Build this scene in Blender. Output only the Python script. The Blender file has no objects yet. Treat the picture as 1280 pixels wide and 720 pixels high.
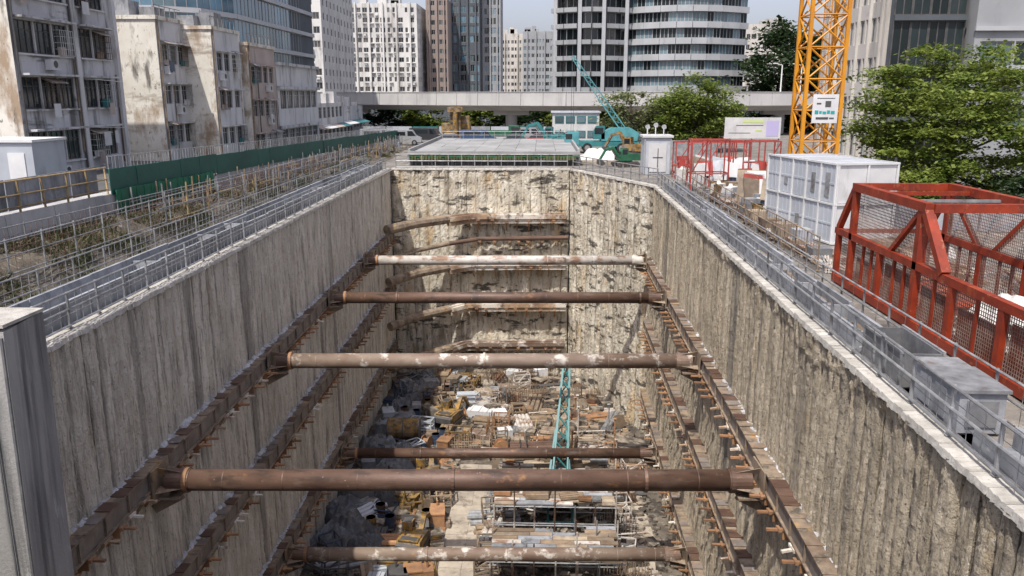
import bpy, math, random
import numpy as np
from mathutils import Vector, Matrix, Euler
R = math.radians
random.seed(7); rng = np.random.default_rng(7)
sc = bpy.context.scene
col = sc.collection

# ------------------------------------------------------------------ camera, sky, sun, exposure
cam_d = bpy.data.cameras.new('camera'); cam = bpy.data.objects.new('camera', cam_d); col.objects.link(cam)
cam_d.sensor_width = 36.0; cam_d.lens = 28.125; cam_d.clip_start = .1; cam_d.clip_end = 3000
cam.location = (0, 0, 6.6); cam.rotation_euler = (R(90 - 13.55), 0, R(2.004))
sc.camera = cam
SUN = Vector((.235, .50, -1)).normalized()
w = bpy.data.worlds.new('World'); sc.world = w; w.use_nodes = True
nt = w.node_tree; bg = nt.nodes['Background']
sky = nt.nodes.new('ShaderNodeTexSky'); sky.sky_type = 'NISHITA'; sky.sun_disc = False
sky.sun_elevation = math.asin(-SUN.z); sky.sun_rotation = math.atan2(-SUN.x, -SUN.y)
sky.air_density = 1.0; sky.dust_density = 3.0; sky.ozone_density = 3.0
haze_mix = nt.nodes.new('ShaderNodeHueSaturation'); haze_mix.inputs['Saturation'].default_value = .55   # hazy, whitish city sky, the same all over the dome
tint = nt.nodes.new('ShaderNodeMix'); tint.data_type = 'RGBA'; tint.blend_type = 'MULTIPLY'; tint.inputs[0].default_value = 1; tint.inputs[7].default_value = (.88, .84, .90, 1)
nt.links.new(sky.outputs[0], haze_mix.inputs['Color']); nt.links.new(haze_mix.outputs[0], tint.inputs[6]); nt.links.new(tint.outputs[2], bg.inputs[0]); bg.inputs[1].default_value = .15
sun_d = bpy.data.lights.new('sun', 'SUN'); sun_d.energy = 3.5; sun_d.angle = R(.6); sun_d.color = (1, .95, .87)
sun = bpy.data.objects.new('sun', sun_d); col.objects.link(sun)
sun.rotation_euler = SUN.to_track_quat('-Z', 'Y').to_euler(); sun.location = (-40, -60, 120)
vs = sc.view_settings; vs.view_transform = 'Standard'; vs.look = 'None'; vs.exposure = 0.5; vs.gamma = 1

# ------------------------------------------------------------------ materials
MATS = {}
def M(name, c1, c2=None, rough=.8, metal=0, scale=1.0, stretch=(1, 1, 1), bump=0, bscale=12, bstretch=(1, 1, 1),
      stains=(), rnd=0, ramp=(.35, .65), spec=.5, coat=0):
    """stains: (colour, scale, stretch xyz, low, high, strength)"""
    m = bpy.data.materials.new(name); m.use_nodes = True; t = m.node_tree; N = t.nodes; L = t.links
    b = N['Principled BSDF']; b.inputs['Roughness'].default_value = rough; b.inputs['Metallic'].default_value = metal
    b.inputs['Specular IOR Level'].default_value = spec; b.inputs['Coat Weight'].default_value = coat
    g = N.new('ShaderNodeNewGeometry')
    def noise(sc_, st, det=6, ro=.6):
        mp = N.new('ShaderNodeMapping'); mp.inputs['Scale'].default_value = st; L.new(g.outputs['Position'], mp.inputs[0])
        n = N.new('ShaderNodeTexNoise'); n.inputs['Scale'].default_value = sc_; n.inputs['Detail'].default_value = det
        n.inputs['Roughness'].default_value = ro; L.new(mp.outputs[0], n.inputs['Vector']); return n.outputs[0]
    def rampf(s, a, c):
        r = N.new('ShaderNodeMapRange'); r.inputs[1].default_value = a; r.inputs[2].default_value = c; L.new(s, r.inputs[0]); return r.outputs[0]
    def mix(f, a, c):
        x = N.new('ShaderNodeMix'); x.data_type = 'RGBA'
        if isinstance(f, float): x.inputs[0].default_value = f
        else: L.new(f, x.inputs[0])
        for s, v in ((6, a), (7, c)):
            if isinstance(v, tuple): x.inputs[s].default_value = (*v, 1)
            else: L.new(v, x.inputs[s])
        return x.outputs[2]
    c = mix(rampf(noise(scale, stretch), *ramp), c1, c2) if c2 else None
    for (sc_c, s_s, s_st, lo, hi, amt) in stains:
        f = rampf(noise(s_s, s_st, 7, .65), lo, hi)
        ml = N.new('ShaderNodeMath'); ml.operation = 'MULTIPLY'; L.new(f, ml.inputs[0]); ml.inputs[1].default_value = amt
        c = mix(ml.outputs[0], c if c is not None else c1, sc_c)
    if rnd:
        oi = N.new('ShaderNodeObjectInfo'); r = N.new('ShaderNodeMapRange'); r.inputs[3].default_value = 1 - rnd; r.inputs[4].default_value = 1 + rnd
        L.new(oi.outputs['Random'], r.inputs[0])
        hs = N.new('ShaderNodeHueSaturation'); L.new(r.outputs[0], hs.inputs['Value'])
        if c is None: hs.inputs['Color'].default_value = (*c1, 1)
        else: L.new(c, hs.inputs['Color'])
        c = hs.outputs[0]
    if c is None: b.inputs['Base Color'].default_value = (*c1, 1)
    else: L.new(c, b.inputs['Base Color'])
    if bump:
        bp = N.new('ShaderNodeBump'); bp.inputs['Strength'].default_value = 1; bp.inputs['Distance'].default_value = bump
        L.new(noise(bscale, bstretch, 8, .65), bp.inputs['Height']); L.new(bp.outputs[0], b.inputs['Normal'])
    MATS[name] = m
    return m

V = (1, 1, .12)
M('wall_left', (.58, .52, .425), (.77, .71, .60), scale=2.2, stretch=(1, 1, .3), bump=.10, bscale=20, bstretch=(1, 1, .6), rnd=.10,
  stains=[((.15, .13, .105), 2.2, (1, 1, .07), .55, .66, .7), ((.20, .175, .145), 8, (1, 1, .06), .53, .63, .55), ((.80, .77, .70), 5, (1, 1, .12), .57, .68, .6), ((.33, .22, .13), .9, (1, 1, .4), .60, .72, .5), ((.10, .085, .07), 13, (1, 1, .6), .59, .67, .7), ((.16, .145, .13), .5, (1, 1, .03), .57, .64, .6)])
M('wall_right', (.37, .31, .22), (.55, .47, .35), scale=1.8, stretch=(1, 1, .3), bump=.10, bscale=24, bstretch=(1, 1, .75), rnd=.08,
  stains=[((.085, .07, .052), 2.4, (1, 1, .05), .53, .66, .7), ((.42, .28, .12), 1.2, (1, 1, .22), .57, .74, .5), ((.72, .66, .56), 8, (1, 1, .45), .57, .68, .6), ((.05, .043, .036), 14, (1, 1, .8), .56, .65, .8), ((.15, .125, .095), 7, (1, 1, .09), .53, .63, .5), ((.09, .085, .08), .4, (1, 1, .04), .56, .64, .75)])
M('wall_far', (.42, .37, .285), (.64, .595, .49), scale=.9, stretch=(1, 1, .5), bump=.08, bscale=8, rnd=.12,
  stains=[((.20, .165, .11), 1.1, (1, 1, .5), .53, .63, .7), ((.46, .29, .11), .7, (1, 1, .3), .55, .68, .65), ((.06, .05, .04), 2.4, (1, 1, .2), .57, .66, .8), ((.82, .79, .71), 1.6, (1, 1, .3), .57, .68, .6), ((.035, .03, .025), 1.1, (.5, .5, 1.5), .55, .61, .9), ((.05, .04, .035), 4.5, (1, 1, .8), .60, .66, .8)])
M('coping', (.50, .475, .43), (.33, .31, .275), scale=2.5, bump=.03, bscale=12, rnd=.12, stains=[((.14, .12, .10), 3, (1, 1, 1), .60, .72, .7), ((.40, .24, .12), 2, (1, 1, 1), .66, .74, .5)])
M('concrete', (.42, .41, .40), (.30, .295, .29), scale=.7, bump=.008, bscale=20, rnd=.08, stains=[((.13, .125, .12), 1.6, (1, 1, .15), .56, .75, .6)])
M('post_conc', (.36, .35, .33), (.22, .215, .205), scale=.8, stretch=(1, 1, .3), bump=.015, bscale=14, stains=[((.07, .07, .07), 1.7, (1, 1, .05), .47, .62, .85), ((.6, .6, .6), 3, (1, 1, .2), .62, .7, .4)])
M('barrier', (.30, .31, .33), (.19, .20, .215), scale=1.3, bump=.01, bscale=18, rnd=.25, stains=[((.07, .07, .075), 1.8, (1, 1, .3), .53, .66, .7), ((.5, .48, .44), 3, (1, 1, 1), .64, .7, .6)])
M('ground', (.22, .20, .175), (.12, .11, .10), scale=.4, bump=.04, bscale=5, stains=[((.40, .37, .33), 1.1, (1, 1, 1), .56, .66, .7), ((.05, .045, .04), .9, (1, 1, 1), .56, .64, .7)])
M('street', (.07, .07, .07), (.12, .115, .11), scale=.3, rough=.9)
M('pitfloor', (.19, .16, .125), (.085, .07, .055), scale=.5, bump=.08, bscale=3, stains=[((.04, .034, .028), .7, (1, 1, 1), .50, .58, .85), ((.42, .37, .30), 1.7, (1, 1, 1), .60, .68, .6)])
M('slab', (.42, .365, .29), (.29, .25, .20), scale=.8, bump=.012, bscale=12, rnd=.14, stains=[((.13, .105, .08), 1.3, (1, 1, 1), .52, .63, .7), ((.07, .06, .048), .5, (1, 1, 1), .58, .66, .7)])
M('bank', (.15, .125, .09), (.05, .045, .036), scale=1.2, bump=.15, bscale=3.5, stains=[((.38, .35, .31), 3.0, (1, 1, 1), .6, .68, .8), ((.02, .02, .016), 1.6, (1, 1, 1), .55, .64, .8)])
M('rust', (.080, .044, .030), (.145, .088, .062), scale=1.4, stretch=(.3, 1, 1), rough=.55, metal=.2, bump=.006, bscale=22,
  stains=[((.36, .18, .07), 2.0, (.6, 1, 1), .60, .70, .65), ((.042, .03, .026), 2.2, (.4, 1, 1), .53, .65, .75), ((.46, .41, .36), 9, (1, 1, 1), .66, .71, .7), ((.24, .19, .155), 1.3, (.3, 1, 1), .58, .70, .6)])
M('rust_pale', (.26, .20, .155), (.13, .08, .055), scale=.9, stretch=(.5, 1, 1), rough=.65, metal=.1, bump=.003, bscale=30,
  stains=[((.70, .66, .60), 1.5, (.8, 1, 1), .54, .64, .75), ((.34, .17, .06), 2.1, (1, 1, 1), .63, .72, .7)])
M('white_pipe', (.58, .55, .50), (.42, .38, .34), scale=1, rough=.6, stains=[((.22, .11, .055), 1.4, (.6, 1, 1), .50, .60, .85), ((.07, .05, .04), 3, (.6, 1, 1), .58, .66, .7)])
M('waler', (.16, .115, .08), (.30, .235, .17), scale=1.6, rough=.7, metal=.1, bump=.006, bscale=25,
  stains=[((.48, .27, .08), .9, (1, 1, 1), .58, .69, .75), ((.05, .045, .035), 2.0, (1, 1, 1), .53, .64, .8), ((.46, .42, .36), 4.0, (1, 1, 1), .60, .70, .6)])
M('rust_orange', (.33, .175, .08), (.20, .11, .065), scale=2, rough=.75, rnd=.3)
M('far_waler', (.42, .30, .19), (.20, .12, .08), scale=.7, rough=.75, bump=.01, bscale=9,
  stains=[((.68, .64, .56), .5, (1, 1, 1), .46, .56, .85), ((.06, .045, .035), 1.5, (1, 1, 1), .56, .66, .8)])
M('waler_web', (.24, .21, .185), (.15, .12, .10), scale=1.5, rough=.6, metal=.1, bump=.004, bscale=20, stains=[((.36, .19, .07), 1.4, (1, 1, .5), .58, .70, .7), ((.05, .045, .04), 2.2, (1, 1, .3), .56, .68, .7), ((.42, .40, .37), 3, (1, 1, .4), .62, .70, .6)])
M('grout', (.56, .57, .58), (.22, .21, .20), scale=2, bump=.02, bscale=14)
M('galv', (.36, .365, .37), (.20, .205, .21), scale=3, rough=.5, metal=.35, rnd=.2, stains=[((.20, .12, .07), 3, (1, 1, 1), .60, .68, .6)])
M('galv_dark', (.15, .155, .165), (.25, .25, .25), scale=3, rough=.55, metal=.4, rnd=.2)
M('bamboo', (.42, .30, .14), (.22, .16, .10), scale=3, rough=.8, rnd=.25)
M('green_dark', (.010, .105, .075), (.007, .070, .052), scale=.8, rough=.55, rnd=.06)
M('green_mid', (.02, .17, .085), (.012, .10, .055), scale=.8, rough=.7, rnd=.2, stains=[((.10, .10, .07), 1.5, (1, 1, .3), .58, .7, .7)])
M('red_steel', (.29, .034, .008), (.17, .020, .006), scale=1.6, rough=.55, bump=.004, bscale=20, stains=[((.44, .10, .03), 1.6, (1, 1, .5), .58, .70, .6), ((.06, .02, .015), 2.6, (1, 1, .5), .58, .68, .7), ((.33, .15, .08), 5, (1, 1, 1), .60, .67, .65), ((.05, .022, .015), 7, (1, 1, .6), .60, .67, .7)])
M('red_far', (.42, .06, .05), (.25, .04, .03), rough=.6, rnd=.25, stains=[((.4, .35, .3), 2, (1, 1, 1), .58, .66, .6)])
M('mesh_wire', (.24, .19, .16), (.14, .06, .04), scale=2, rough=.75)
M('red_dirty', (.16, .045, .025), (.36, .06, .02), scale=1.1, rough=.9, stains=[((.42, .34, .24), 1.4, (1, 1, .4), .56, .66, .75), ((.05, .03, .025), 1.1, (1, 1, .5), .54, .62, .7)])
M('site_white', (.45, .475, .51), (.37, .395, .43), scale=.6, rough=.5, rnd=.08, stains=[((.20, .20, .20), 1.4, (1, 1, .2), .57, .70, .65)])
M('white', (.64, .64, .635), (.52, .52, .52), scale=.8, rough=.6, rnd=.08, stains=[((.30, .28, .25), 1.3, (1, 1, .3), .58, .70, .5)])
M('sheet_white', (.70, .69, .66), (.45, .44, .42), scale=.7, rough=.7, bump=.03, bscale=4)
M('crane_yellow', (.62, .27, .012), (.50, .20, .012), scale=1, rough=.45, stains=[((.30, .14, .04), 3, (1, 1, 1), .64, .74, .6)])
M('mach_yellow', (.36, .205, .03), (.21, .12, .028), scale=1.4, rough=.7, rnd=.25, bump=.02, bscale=9, stains=[((.06, .045, .034), 2.0, (1, 1, 1), .45, .56, .85), ((.26, .215, .165), 1.3, (1, 1, 1), .50, .62, .75)])
M('teal', (.035, .19, .19), (.025, .13, .14), scale=1.5, rough=.5, rnd=.2, stains=[((.20, .16, .12), 2, (1, 1, 1), .62, .72, .6)])
M('teal_light', (.10, .34, .36), (.07, .24, .27), scale=1.5, rough=.5, rnd=.15)
M('mach_green', (.03, .14, .07), (.02, .09, .05), scale=1.5, rough=.5)
M('black', (.02, .02, .02), rough=.7)
M('dark_metal', (.05, .05, .052), (.09, .085, .08), scale=2, rough=.6)
M('glass', (.018, .023, .027), rough=.08, spec=.7, rnd=.4)
M('glass_cur', (.10, .085, .07), (.03, .035, .04), scale=1.2, rough=.12, spec=.7, rnd=.5)
M('glass_blue', (.06, .14, .20), (.10, .20, .27), scale=.25, rough=.07, spec=.9, rnd=.45)
M('glass_office', (.08, .13, .15), (.13, .19, .21), scale=.2, rough=.08, spec=.8, rnd=.4)
M('glass_dark', (.010, .016, .018), (.025, .034, .035), scale=.2, rough=.15, spec=.3, rnd=.4)
M('frame', (.30, .30, .30), rough=.5, rnd=.3)
M('frame_white', (.62, .62, .60), rough=.5, rnd=.2)
M('blk_grey', (.58, .575, .575), (.46, .455, .455), scale=.35, bump=.01, bscale=9,
  stains=[((.07, .065, .06), .9, (1, 1, .16), .50, .64, .85), ((.16, .12, .09), .5, (1, 1, .5), .57, .70, .7), ((.05, .045, .04), .7, (.3, .3, 1.6), .58, .66, .7)])
M('blk_white', (.74, .71, .64), (.60, .56, .48), scale=.4, bump=.01, bscale=8,
  stains=[((.26, .16, .08), .55, (1, 1, .4), .52, .64, .8), ((.05, .045, .04), .8, (1, 1, .25), .57, .67, .85), ((.22, .17, .12), .6, (.3, .3, 1.4), .57, .66, .7), ((.30, .22, .14), 2.4, (1, 1, .5), .56, .66, .6), ((.06, .05, .04), 3.5, (1, 1, .4), .62, .68, .8)])
M('blk_brown', (.48, .40, .35), (.38, .31, .27), scale=.4, stains=[((.10, .08, .07), .8, (1, 1, .2), .55, .68, .7)])
M('blk_pale', (.64, .63, .62), (.53, .52, .51), scale=.3, bump=.008, bscale=8, stains=[((.10, .095, .09), .9, (1, 1, .15), .52, .66, .75), ((.24, .17, .11), .6, (1, 1, .4), .6, .7, .6)])
M('tower_white', (.66, .65, .62), (.56, .55, .53), scale=.15, stains=[((.20, .185, .165), .45, (1, 1, .12), .50, .66, .65), ((.10, .09, .08), .25, (1, 1, .8), .60, .68, .5)])
M('tower_cream', (.60, .57, .52), (.50, .47, .43), scale=.15, stains=[((.20, .185, .165), .45, (1, 1, .12), .50, .66, .65), ((.10, .09, .08), .25, (1, 1, .8), .60, .68, .5)])
M('tower_brown', (.30, .24, .21), (.24, .20, .18), scale=.2)
M('tower_grey', (.34, .35, .36), (.27, .28, .29), scale=.2, stains=[((.15, .15, .15), .4, (1, 1, .2), .58, .7, .5)])
M('tower_dark', (.10, .115, .13), (.07, .08, .09), scale=.2)
M('spandrel', (.44, .45, .46), (.36, .37, .38), scale=.25, rough=.5, stains=[((.22, .22, .22), .4, (1, 1, .3), .58, .7, .5)])
M('flyover', (.54, .53, .51), (.43, .42, .41), scale=.2, stains=[((.20, .19, .18), .5, (1, 1, .12), .56, .72, .6)])
M('deck', (.32, .32, .315), (.22, .22, .215), scale=.5, rnd=.10, stains=[((.22, .21, .20), 1, (1, 1, 1), .6, .72, .5)])
M('bark', (.10, .07, .05), (.05, .04, .03), scale=3, stretch=(1, 1, .2), bump=.02, bscale=14)
M('timber', (.29, .21, .13), (.15, .105, .07), scale=1.5, rough=.85, rnd=.35, stains=[((.20, .165, .13), 1.6, (1, 1, 1), .48, .60, .65)])
M('ply', (.35, .285, .205), (.21, .155, .11), scale=.8, rough=.8, rnd=.3, stains=[((.55, .52, .47), 1.3, (1, 1, 1), .60, .68, .5), ((.20, .165, .13), 1.6, (1, 1, 1), .48, .60, .65)])
M('tarp', (.15, .165, .185), (.06, .065, .07), scale=1.2, rough=.6, bump=.05, bscale=4, rnd=.35, stains=[((.40, .42, .44), 1.1, (1, 1, 1), .60, .68, .5), ((.12, .10, .08), 1.6, (1, 1, 1), .48, .60, .65)])
M('rubble', (.29, .245, .19), (.07, .058, .046), scale=1.6, rough=.9, ramp=(.42, .58), stains=[((.04, .034, .028), .6, (1, 1, 1), .48, .56, .75)])
M('drum_blue', (.03, .06, .12), (.06, .07, .09), rough=.5, rnd=.2)
M('print_teal', (.02, .30, .30), rough=.5)
M('print_green', (.52, .62, .25), rough=.6)
M('print_lilac', (.46, .42, .66), rough=.6)
M('car_white', (.72, .72, .72), rough=.3, coat=.4)
M('car_red', (.40, .04, .03), rough=.3, coat=.4)
M('car_blue', (.05, .09, .18), rough=.3, coat=.4)
M('car_silver', (.42, .43, .44), rough=.3, metal=.4)
M('car_dark', (.04, .04, .045), rough=.3, coat=.4)
M('rubber', (.02, .02, .02), rough=.9)
def leafmat(name, a, b_, c_):
    m = M(name, a, b_, rough=.6, scale=.9, ramp=(.4, .6), stains=[(c_, .35, (1, 1, 1), .52, .64, .7)])
    p = m.node_tree.nodes['Principled BSDF']; p.inputs['Subsurface Weight'].default_value = 0
    t = m.node_tree; tr = t.nodes.new('ShaderNodeBsdfTranslucent'); ms = t.nodes.new('ShaderNodeMixShader'); ms.inputs[0].default_value = .4
    src = p.inputs['Base Color'].links[0].from_socket; t.links.new(src, tr.inputs[0])
    out = t.nodes['Material Output']; t.links.new(p.outputs[0], ms.inputs[1]); t.links.new(tr.outputs[0], ms.inputs[2]); t.links.new(ms.outputs[0], out.inputs[0])
leafmat('leaf', (.10, .155, .022), (.225, .27, .050), (.030, .056, .012))
leafmat('leaf_mid', (.115, .145, .045), (.20, .21, .09), (.06, .085, .03))
leafmat('leaf_dark', (.022, .045, .014), (.038, .068, .022), (.015, .03, .01))
leafmat('weed', (.055, .070, .022), (.11, .095, .045), (.03, .038, .012))

# ------------------------------------------------------------------ helpers
class MB:
    def __init__(s): s.v = []; s.f = []; s.m = []; s.mi = 0
    def quad(s, a, b, c, d):
        n = len(s.v); s.v += [tuple(a), tuple(b), tuple(c), tuple(d)]; s.f.append((n, n+1, n+2, n+3)); s.m.append(s.mi)
    def tri(s, a, b, c):
        n = len(s.v); s.v += [tuple(a), tuple(b), tuple(c)]; s.f.append((n, n+1, n+2)); s.m.append(s.mi)
    def hexa(s, p):   # 8 points: bottom 4 ccw, top 4 ccw
        n = len(s.v); s.v += [tuple(q) for q in p]
        for f in ((3, 2, 1, 0), (4, 5, 6, 7), (0, 1, 5, 4), (1, 2, 6, 5), (2, 3, 7, 6), (3, 0, 4, 7)):
            s.f.append(tuple(n + i for i in f)); s.m.append(s.mi)
        return s
    def box(s, x0, x1, y0, y1, z0, z1, rz=0, piv=None):
        p = [(x0, y0, z0), (x1, y0, z0), (x1, y1, z0), (x0, y1, z0), (x0, y0, z1), (x1, y0, z1), (x1, y1, z1), (x0, y1, z1)]
        if rz:
            cx, cy = piv or ((x0 + x1) / 2, (y0 + y1) / 2); c, q = math.cos(rz), math.sin(rz)
            p = [(cx + (x - cx) * c - (y - cy) * q, cy + (x - cx) * q + (y - cy) * c, z) for x, y, z in p]
        return s.hexa(p)
    def bar(s, a, b, w, h=None, up=(0, 0, 1)):
        h = h or w; a = Vector(a); b = Vector(b); d = (b - a).normalized(); up = Vector(up)
        if abs(d.dot(up)) > .97: up = Vector((0, 1, 0)) if abs(d.y) < .9 else Vector((1, 0, 0))
        r = d.cross(up).normalized(); u = r.cross(d)
        r *= w / 2; u *= h / 2
        return s.hexa([a - r - u, a + r - u, b + r - u, b - r - u, a - r + u, a + r + u, b + r + u, b - r + u])
    def tube(s, a, b, r, r2=None, n=8, cap=True):
        r2 = r if r2 is None else r2; a = Vector(a); b = Vector(b); d = (b - a).normalized()
        t = Vector((0, 0, 1)) if abs(d.z) < .9 else Vector((1, 0, 0)); x = d.cross(t).normalized(); y = d.cross(x); k = len(s.v)
        for i in range(n):
            q = x * math.cos(2 * math.pi * i / n) + y * math.sin(2 * math.pi * i / n)
            s.v += [tuple(a + q * r), tuple(b + q * r2)]
        for i in range(n):
            j = (i + 1) % n; s.f.append((k + 2*i, k + 2*j, k + 2*j + 1, k + 2*i + 1)); s.m.append(s.mi)
        if cap:
            s.f.append(tuple(k + 2*i for i in range(n))[::-1]); s.m.append(s.mi); s.f.append(tuple(k + 2*i + 1 for i in range(n))); s.m.append(s.mi)
        return s
    def prism(s, pts, y0, y1):  # polygon in x,z extruded along y
        k = len(s.v); n = len(pts)
        s.v += [(x, y0, z) for x, z in pts] + [(x, y1, z) for x, z in pts]
        s.f.append(tuple(range(k, k + n))); s.f.append(tuple(range(k + n, k + 2*n))[::-1]); s.m += [s.mi] * 2
        for i in range(n):
            j = (i + 1) % n; s.f.append((k + i, k + n + i, k + n + j, k + j)); s.m.append(s.mi)
        return s
    def mesh(s, name, mats, smooth=False):
        me = bpy.data.meshes.new(name); me.from_pydata(s.v, [], s.f)
        for m in (mats if isinstance(mats, (list, tuple)) else [mats]): me.materials.append(MATS[m])
        if s.mi: me.polygons.foreach_set('material_index', s.m)
        if smooth: me.polygons.foreach_set('use_smooth', [True] * len(me.polygons))
        me.update(); return me
    def put(s, name, mats, parent=None, loc=(0, 0, 0), rz=0, smooth=False):
        return inst(name, s.mesh(name, mats, smooth), parent, loc, rz)

def inst(name, me, parent=None, loc=(0, 0, 0), rz=0):
    o = bpy.data.objects.new(name, me); col.objects.link(o); o.location = loc
    if isinstance(rz, (tuple, list)): o.rotation_euler = rz
    else: o.rotation_euler = (0, 0, rz)
    if parent is not None: o.parent = parent
    return o
def tag(o, label, cat, group=None):
    o['label'] = label; o['category'] = cat
    if group: o['group'] = group
    return o
CW = {'mach_yellow': 'yellow', 'rust_orange': 'orange rusty', 'waler': 'dark brown', 'timber': 'tan wooden', 'dark_metal': 'black', 'site_white': 'pale blue-grey', 'rust': 'rust brown', 'galv': 'grey galvanised', 'barrier': 'dark grey',
      'drum_blue': 'dark blue', 'ply': 'pale plywood', 'white_pipe': 'chipped white', 'white': 'white', 'red_far': 'red', 'bamboo': 'yellowish bamboo', 'rust_pale': 'faded rusty', 'slab': 'beige', 'sheet_white': 'white', 'bank': 'earth brown', 'galv_dark': 'dark steel'}
def ctag(o, label, cat, group):
    return tag(o, CW.get(o.data.materials[0].name, '') + ' ' + label, cat, group)
def thing(name, label, cat, loc=(0, 0, 0), rz=0, group=None):
    return tag(inst(name, None, None, loc, rz), label, cat, group)
def struct(o, kind='structure'): o['kind'] = kind; return o
KIDS = {}
def dup(root, loc, rz=0, label=None, group=None, scale=None):
    r = root.copy(); col.objects.link(r); r.location = loc; r.rotation_euler = (0, 0, rz) if not isinstance(rz, tuple) else rz
    if label: r['label'] = label
    if group: r['group'] = group
    if scale: r.scale = (scale,) * 3 if not isinstance(scale, tuple) else scale
    if root.name not in KIDS:
        KIDS[root.name] = [(c, list(c.children)) for c in root.children]
    for c, gs in KIDS[root.name]:
        k = c.copy(); col.objects.link(k); k.parent = r
        for g in gs:
            q = g.copy(); col.objects.link(q); q.parent = k
    return r
def np_mesh(name, verts, faces, mat, smooth=False):
    me = bpy.data.meshes.new(name); nv, nf, k = len(verts), len(faces), faces.shape[1]
    me.vertices.add(nv); me.vertices.foreach_set('co', np.ascontiguousarray(verts, dtype=np.float32).ravel())
    me.loops.add(nf * k); me.loops.foreach_set('vertex_index', np.ascontiguousarray(faces, dtype=np.int32).ravel())
    me.polygons.add(nf); me.polygons.foreach_set('loop_start', np.arange(0, nf * k, k, dtype=np.int32))
    me.polygons.foreach_set('use_smooth', np.full(nf, smooth))
    for m_ in (mat if isinstance(mat, (list, tuple)) else [mat]): me.materials.append(MATS[m_])
    me.update(calc_edges=True); return me
_lat = rng.random((256, 256))
def vnoise(x, y):
    xi = np.floor(x).astype(int); yi = np.floor(y).astype(int); fx = x - xi; fy = y - yi
    fx = fx * fx * (3 - 2 * fx); fy = fy * fy * (3 - 2 * fy)
    a = _lat[xi % 256, yi % 256]; b = _lat[(xi + 1) % 256, yi % 256]; c = _lat[xi % 256, (yi + 1) % 256]; d = _lat[(xi + 1) % 256, (yi + 1) % 256]
    return (a * (1 - fx) + b * fx) * (1 - fy) + (c * (1 - fx) + d * fx) * fy - .5
def wframe(A, B):
    d = Vector((B[0] - A[0], B[1] - A[1])); return d.length, math.atan2(d.y, d.x)

# ------------------------------------------------------------------ plan of the pit (walls run with the pit on their right side)
ZF = -19.7
PL0, PL1 = (-12.95, 6.0), (-13.70, 73.5)
PF1 = (2.7, 73.6); PR0 = (8.45, 60.0); PR1 = (7.62, 6.0)
def xl(y): return PL0[0] + (PL1[0] - PL0[0]) * (y - 6) / 67.5
def xr(y): return PR1[0] + (PR0[0] - PR1[0]) * (y - 6) / 54

def pile_wall(label, A, B, mat, pitch, amp, rough, seed, dz=.13, nu=8, crack=None, cope=True, jit=.25, over=None):
    Lw, a = wframe(A, B)
    t = thing('retaining_wall', label, 'retaining wall', (A[0], A[1], 0), a)
    r = random.Random(seed); x = 0
    while x < Lw - .15:
        wd = min(pitch * r.uniform(1 - jit, 1 + jit), Lw - x)
        if Lw - x - wd < .2: wd = Lw - x
        z0 = ZF - .4; z1 = -.02; nz = int((z1 - z0) / dz) + 1
        u = np.linspace(0, 1, nu + 1); z = np.linspace(z0, z1, nz)
        U, Z = np.meshgrid(u, z); X = x + U * wd + seed * 37.3
        off = amp * r.uniform(.6, 1.3) * (np.abs(np.sin(np.pi * U)) ** .55) - .10
        off = off + rough * (1.0 * vnoise(X * 3.1, Z * .18) + .65 * vnoise(X * 6.3 + 9, Z * 1.4) + .6 * vnoise(X * 13 + 3, Z * 7.0) + .6 * vnoise(X * .35, Z * .5 + 5))
        if crack is not None:
            for cz, cw, cd in crack:
                zc = cz + 1.0 * vnoise(X * .45, X * 0 + seed) + .25 * vnoise(X * 2, X * 0 + 3)
                g = np.exp(-((Z - zc) / cw) ** 2); off = off - cd * g * (vnoise(X * 1.7, Z * 3 + 2) + .75)
        if over:
            zc = -over(x + U * wd) - .5 * vnoise(X * .9, X * 0 + 4) - .3 * vnoise(X * 3.3, X * 0 + 8)
            k_ = np.clip((Z - zc) / .22, 0, 1); off = off + k_ * k_ * (3 - 2 * k_) * (.06 + .05 * (vnoise(X * 4, Z * 3.5) + .2)) + k_ * .03 * vnoise(X * 9, Z * 9)
        off = off + r.uniform(-.03, .03)
        off[:, 0] = np.minimum(off[:, 0], -.08); off[:, -1] = np.minimum(off[:, -1], -.08)
        vs_ = np.stack([x + U * wd, -off, Z], -1).reshape(-1, 3)
        i = np.arange((nz - 1) * (nu + 1)).reshape(nz - 1, nu + 1)[:, :-1].ravel()
        f = np.stack([i, i + 1, i + nu + 2, i + nu + 1], 1)
        # a back face so the pile is solid
        n0 = len(vs_); bk = np.array([[x, .45, z0], [x + wd, .45, z0], [x + wd, .45, z1], [x, .45, z1]])
        tl, tr = n0 - (nu + 1), n0 - 1
        f = np.vstack([f, [[n0 + 1, n0, n0 + 3, n0 + 2], [tl, tr, n0 + 2, n0 + 3], [0, tl, n0 + 3, n0], [nu, n0 + 1, n0 + 2, tr]]])
        inst('pile', np_mesh('pile', np.vstack([vs_, bk]), f, mat, False), t)
        x += wd
    if cope:
        x = 0
        while x < Lw - .1:
            wd = min(r.uniform(.55, 1.15), Lw - x)
            if Lw - x - wd < .25: wd = Lw - x
            b = MB(); y0 = -.05 - r.uniform(0, .02); h = .09 + r.uniform(0, .02); g = .008
            n = 4
            for k in range(n):
                xa, xb = x + g + (wd - 2*g) * k / n, x + g + (wd - 2*g) * (k + 1) / n
                j0, j1 = (r.uniform(-.012, .012) for _ in range(2))
                b.hexa([(xa, y0 + j0, -.04 - r.uniform(0, .06)), (xb, y0 + j1, -.04 - r.uniform(0, .06)), (xb, .52, -.03), (xa, .52, -.03),
                        (xa, y0 + j0 + .03, h - r.uniform(0, .05)), (xb, y0 + j1 + .03, h - r.uniform(0, .05)), (xb, .52, h), (xa, .52, h)])
            b.put('cap_block', 'coping', t); x += wd
    return t
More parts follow.
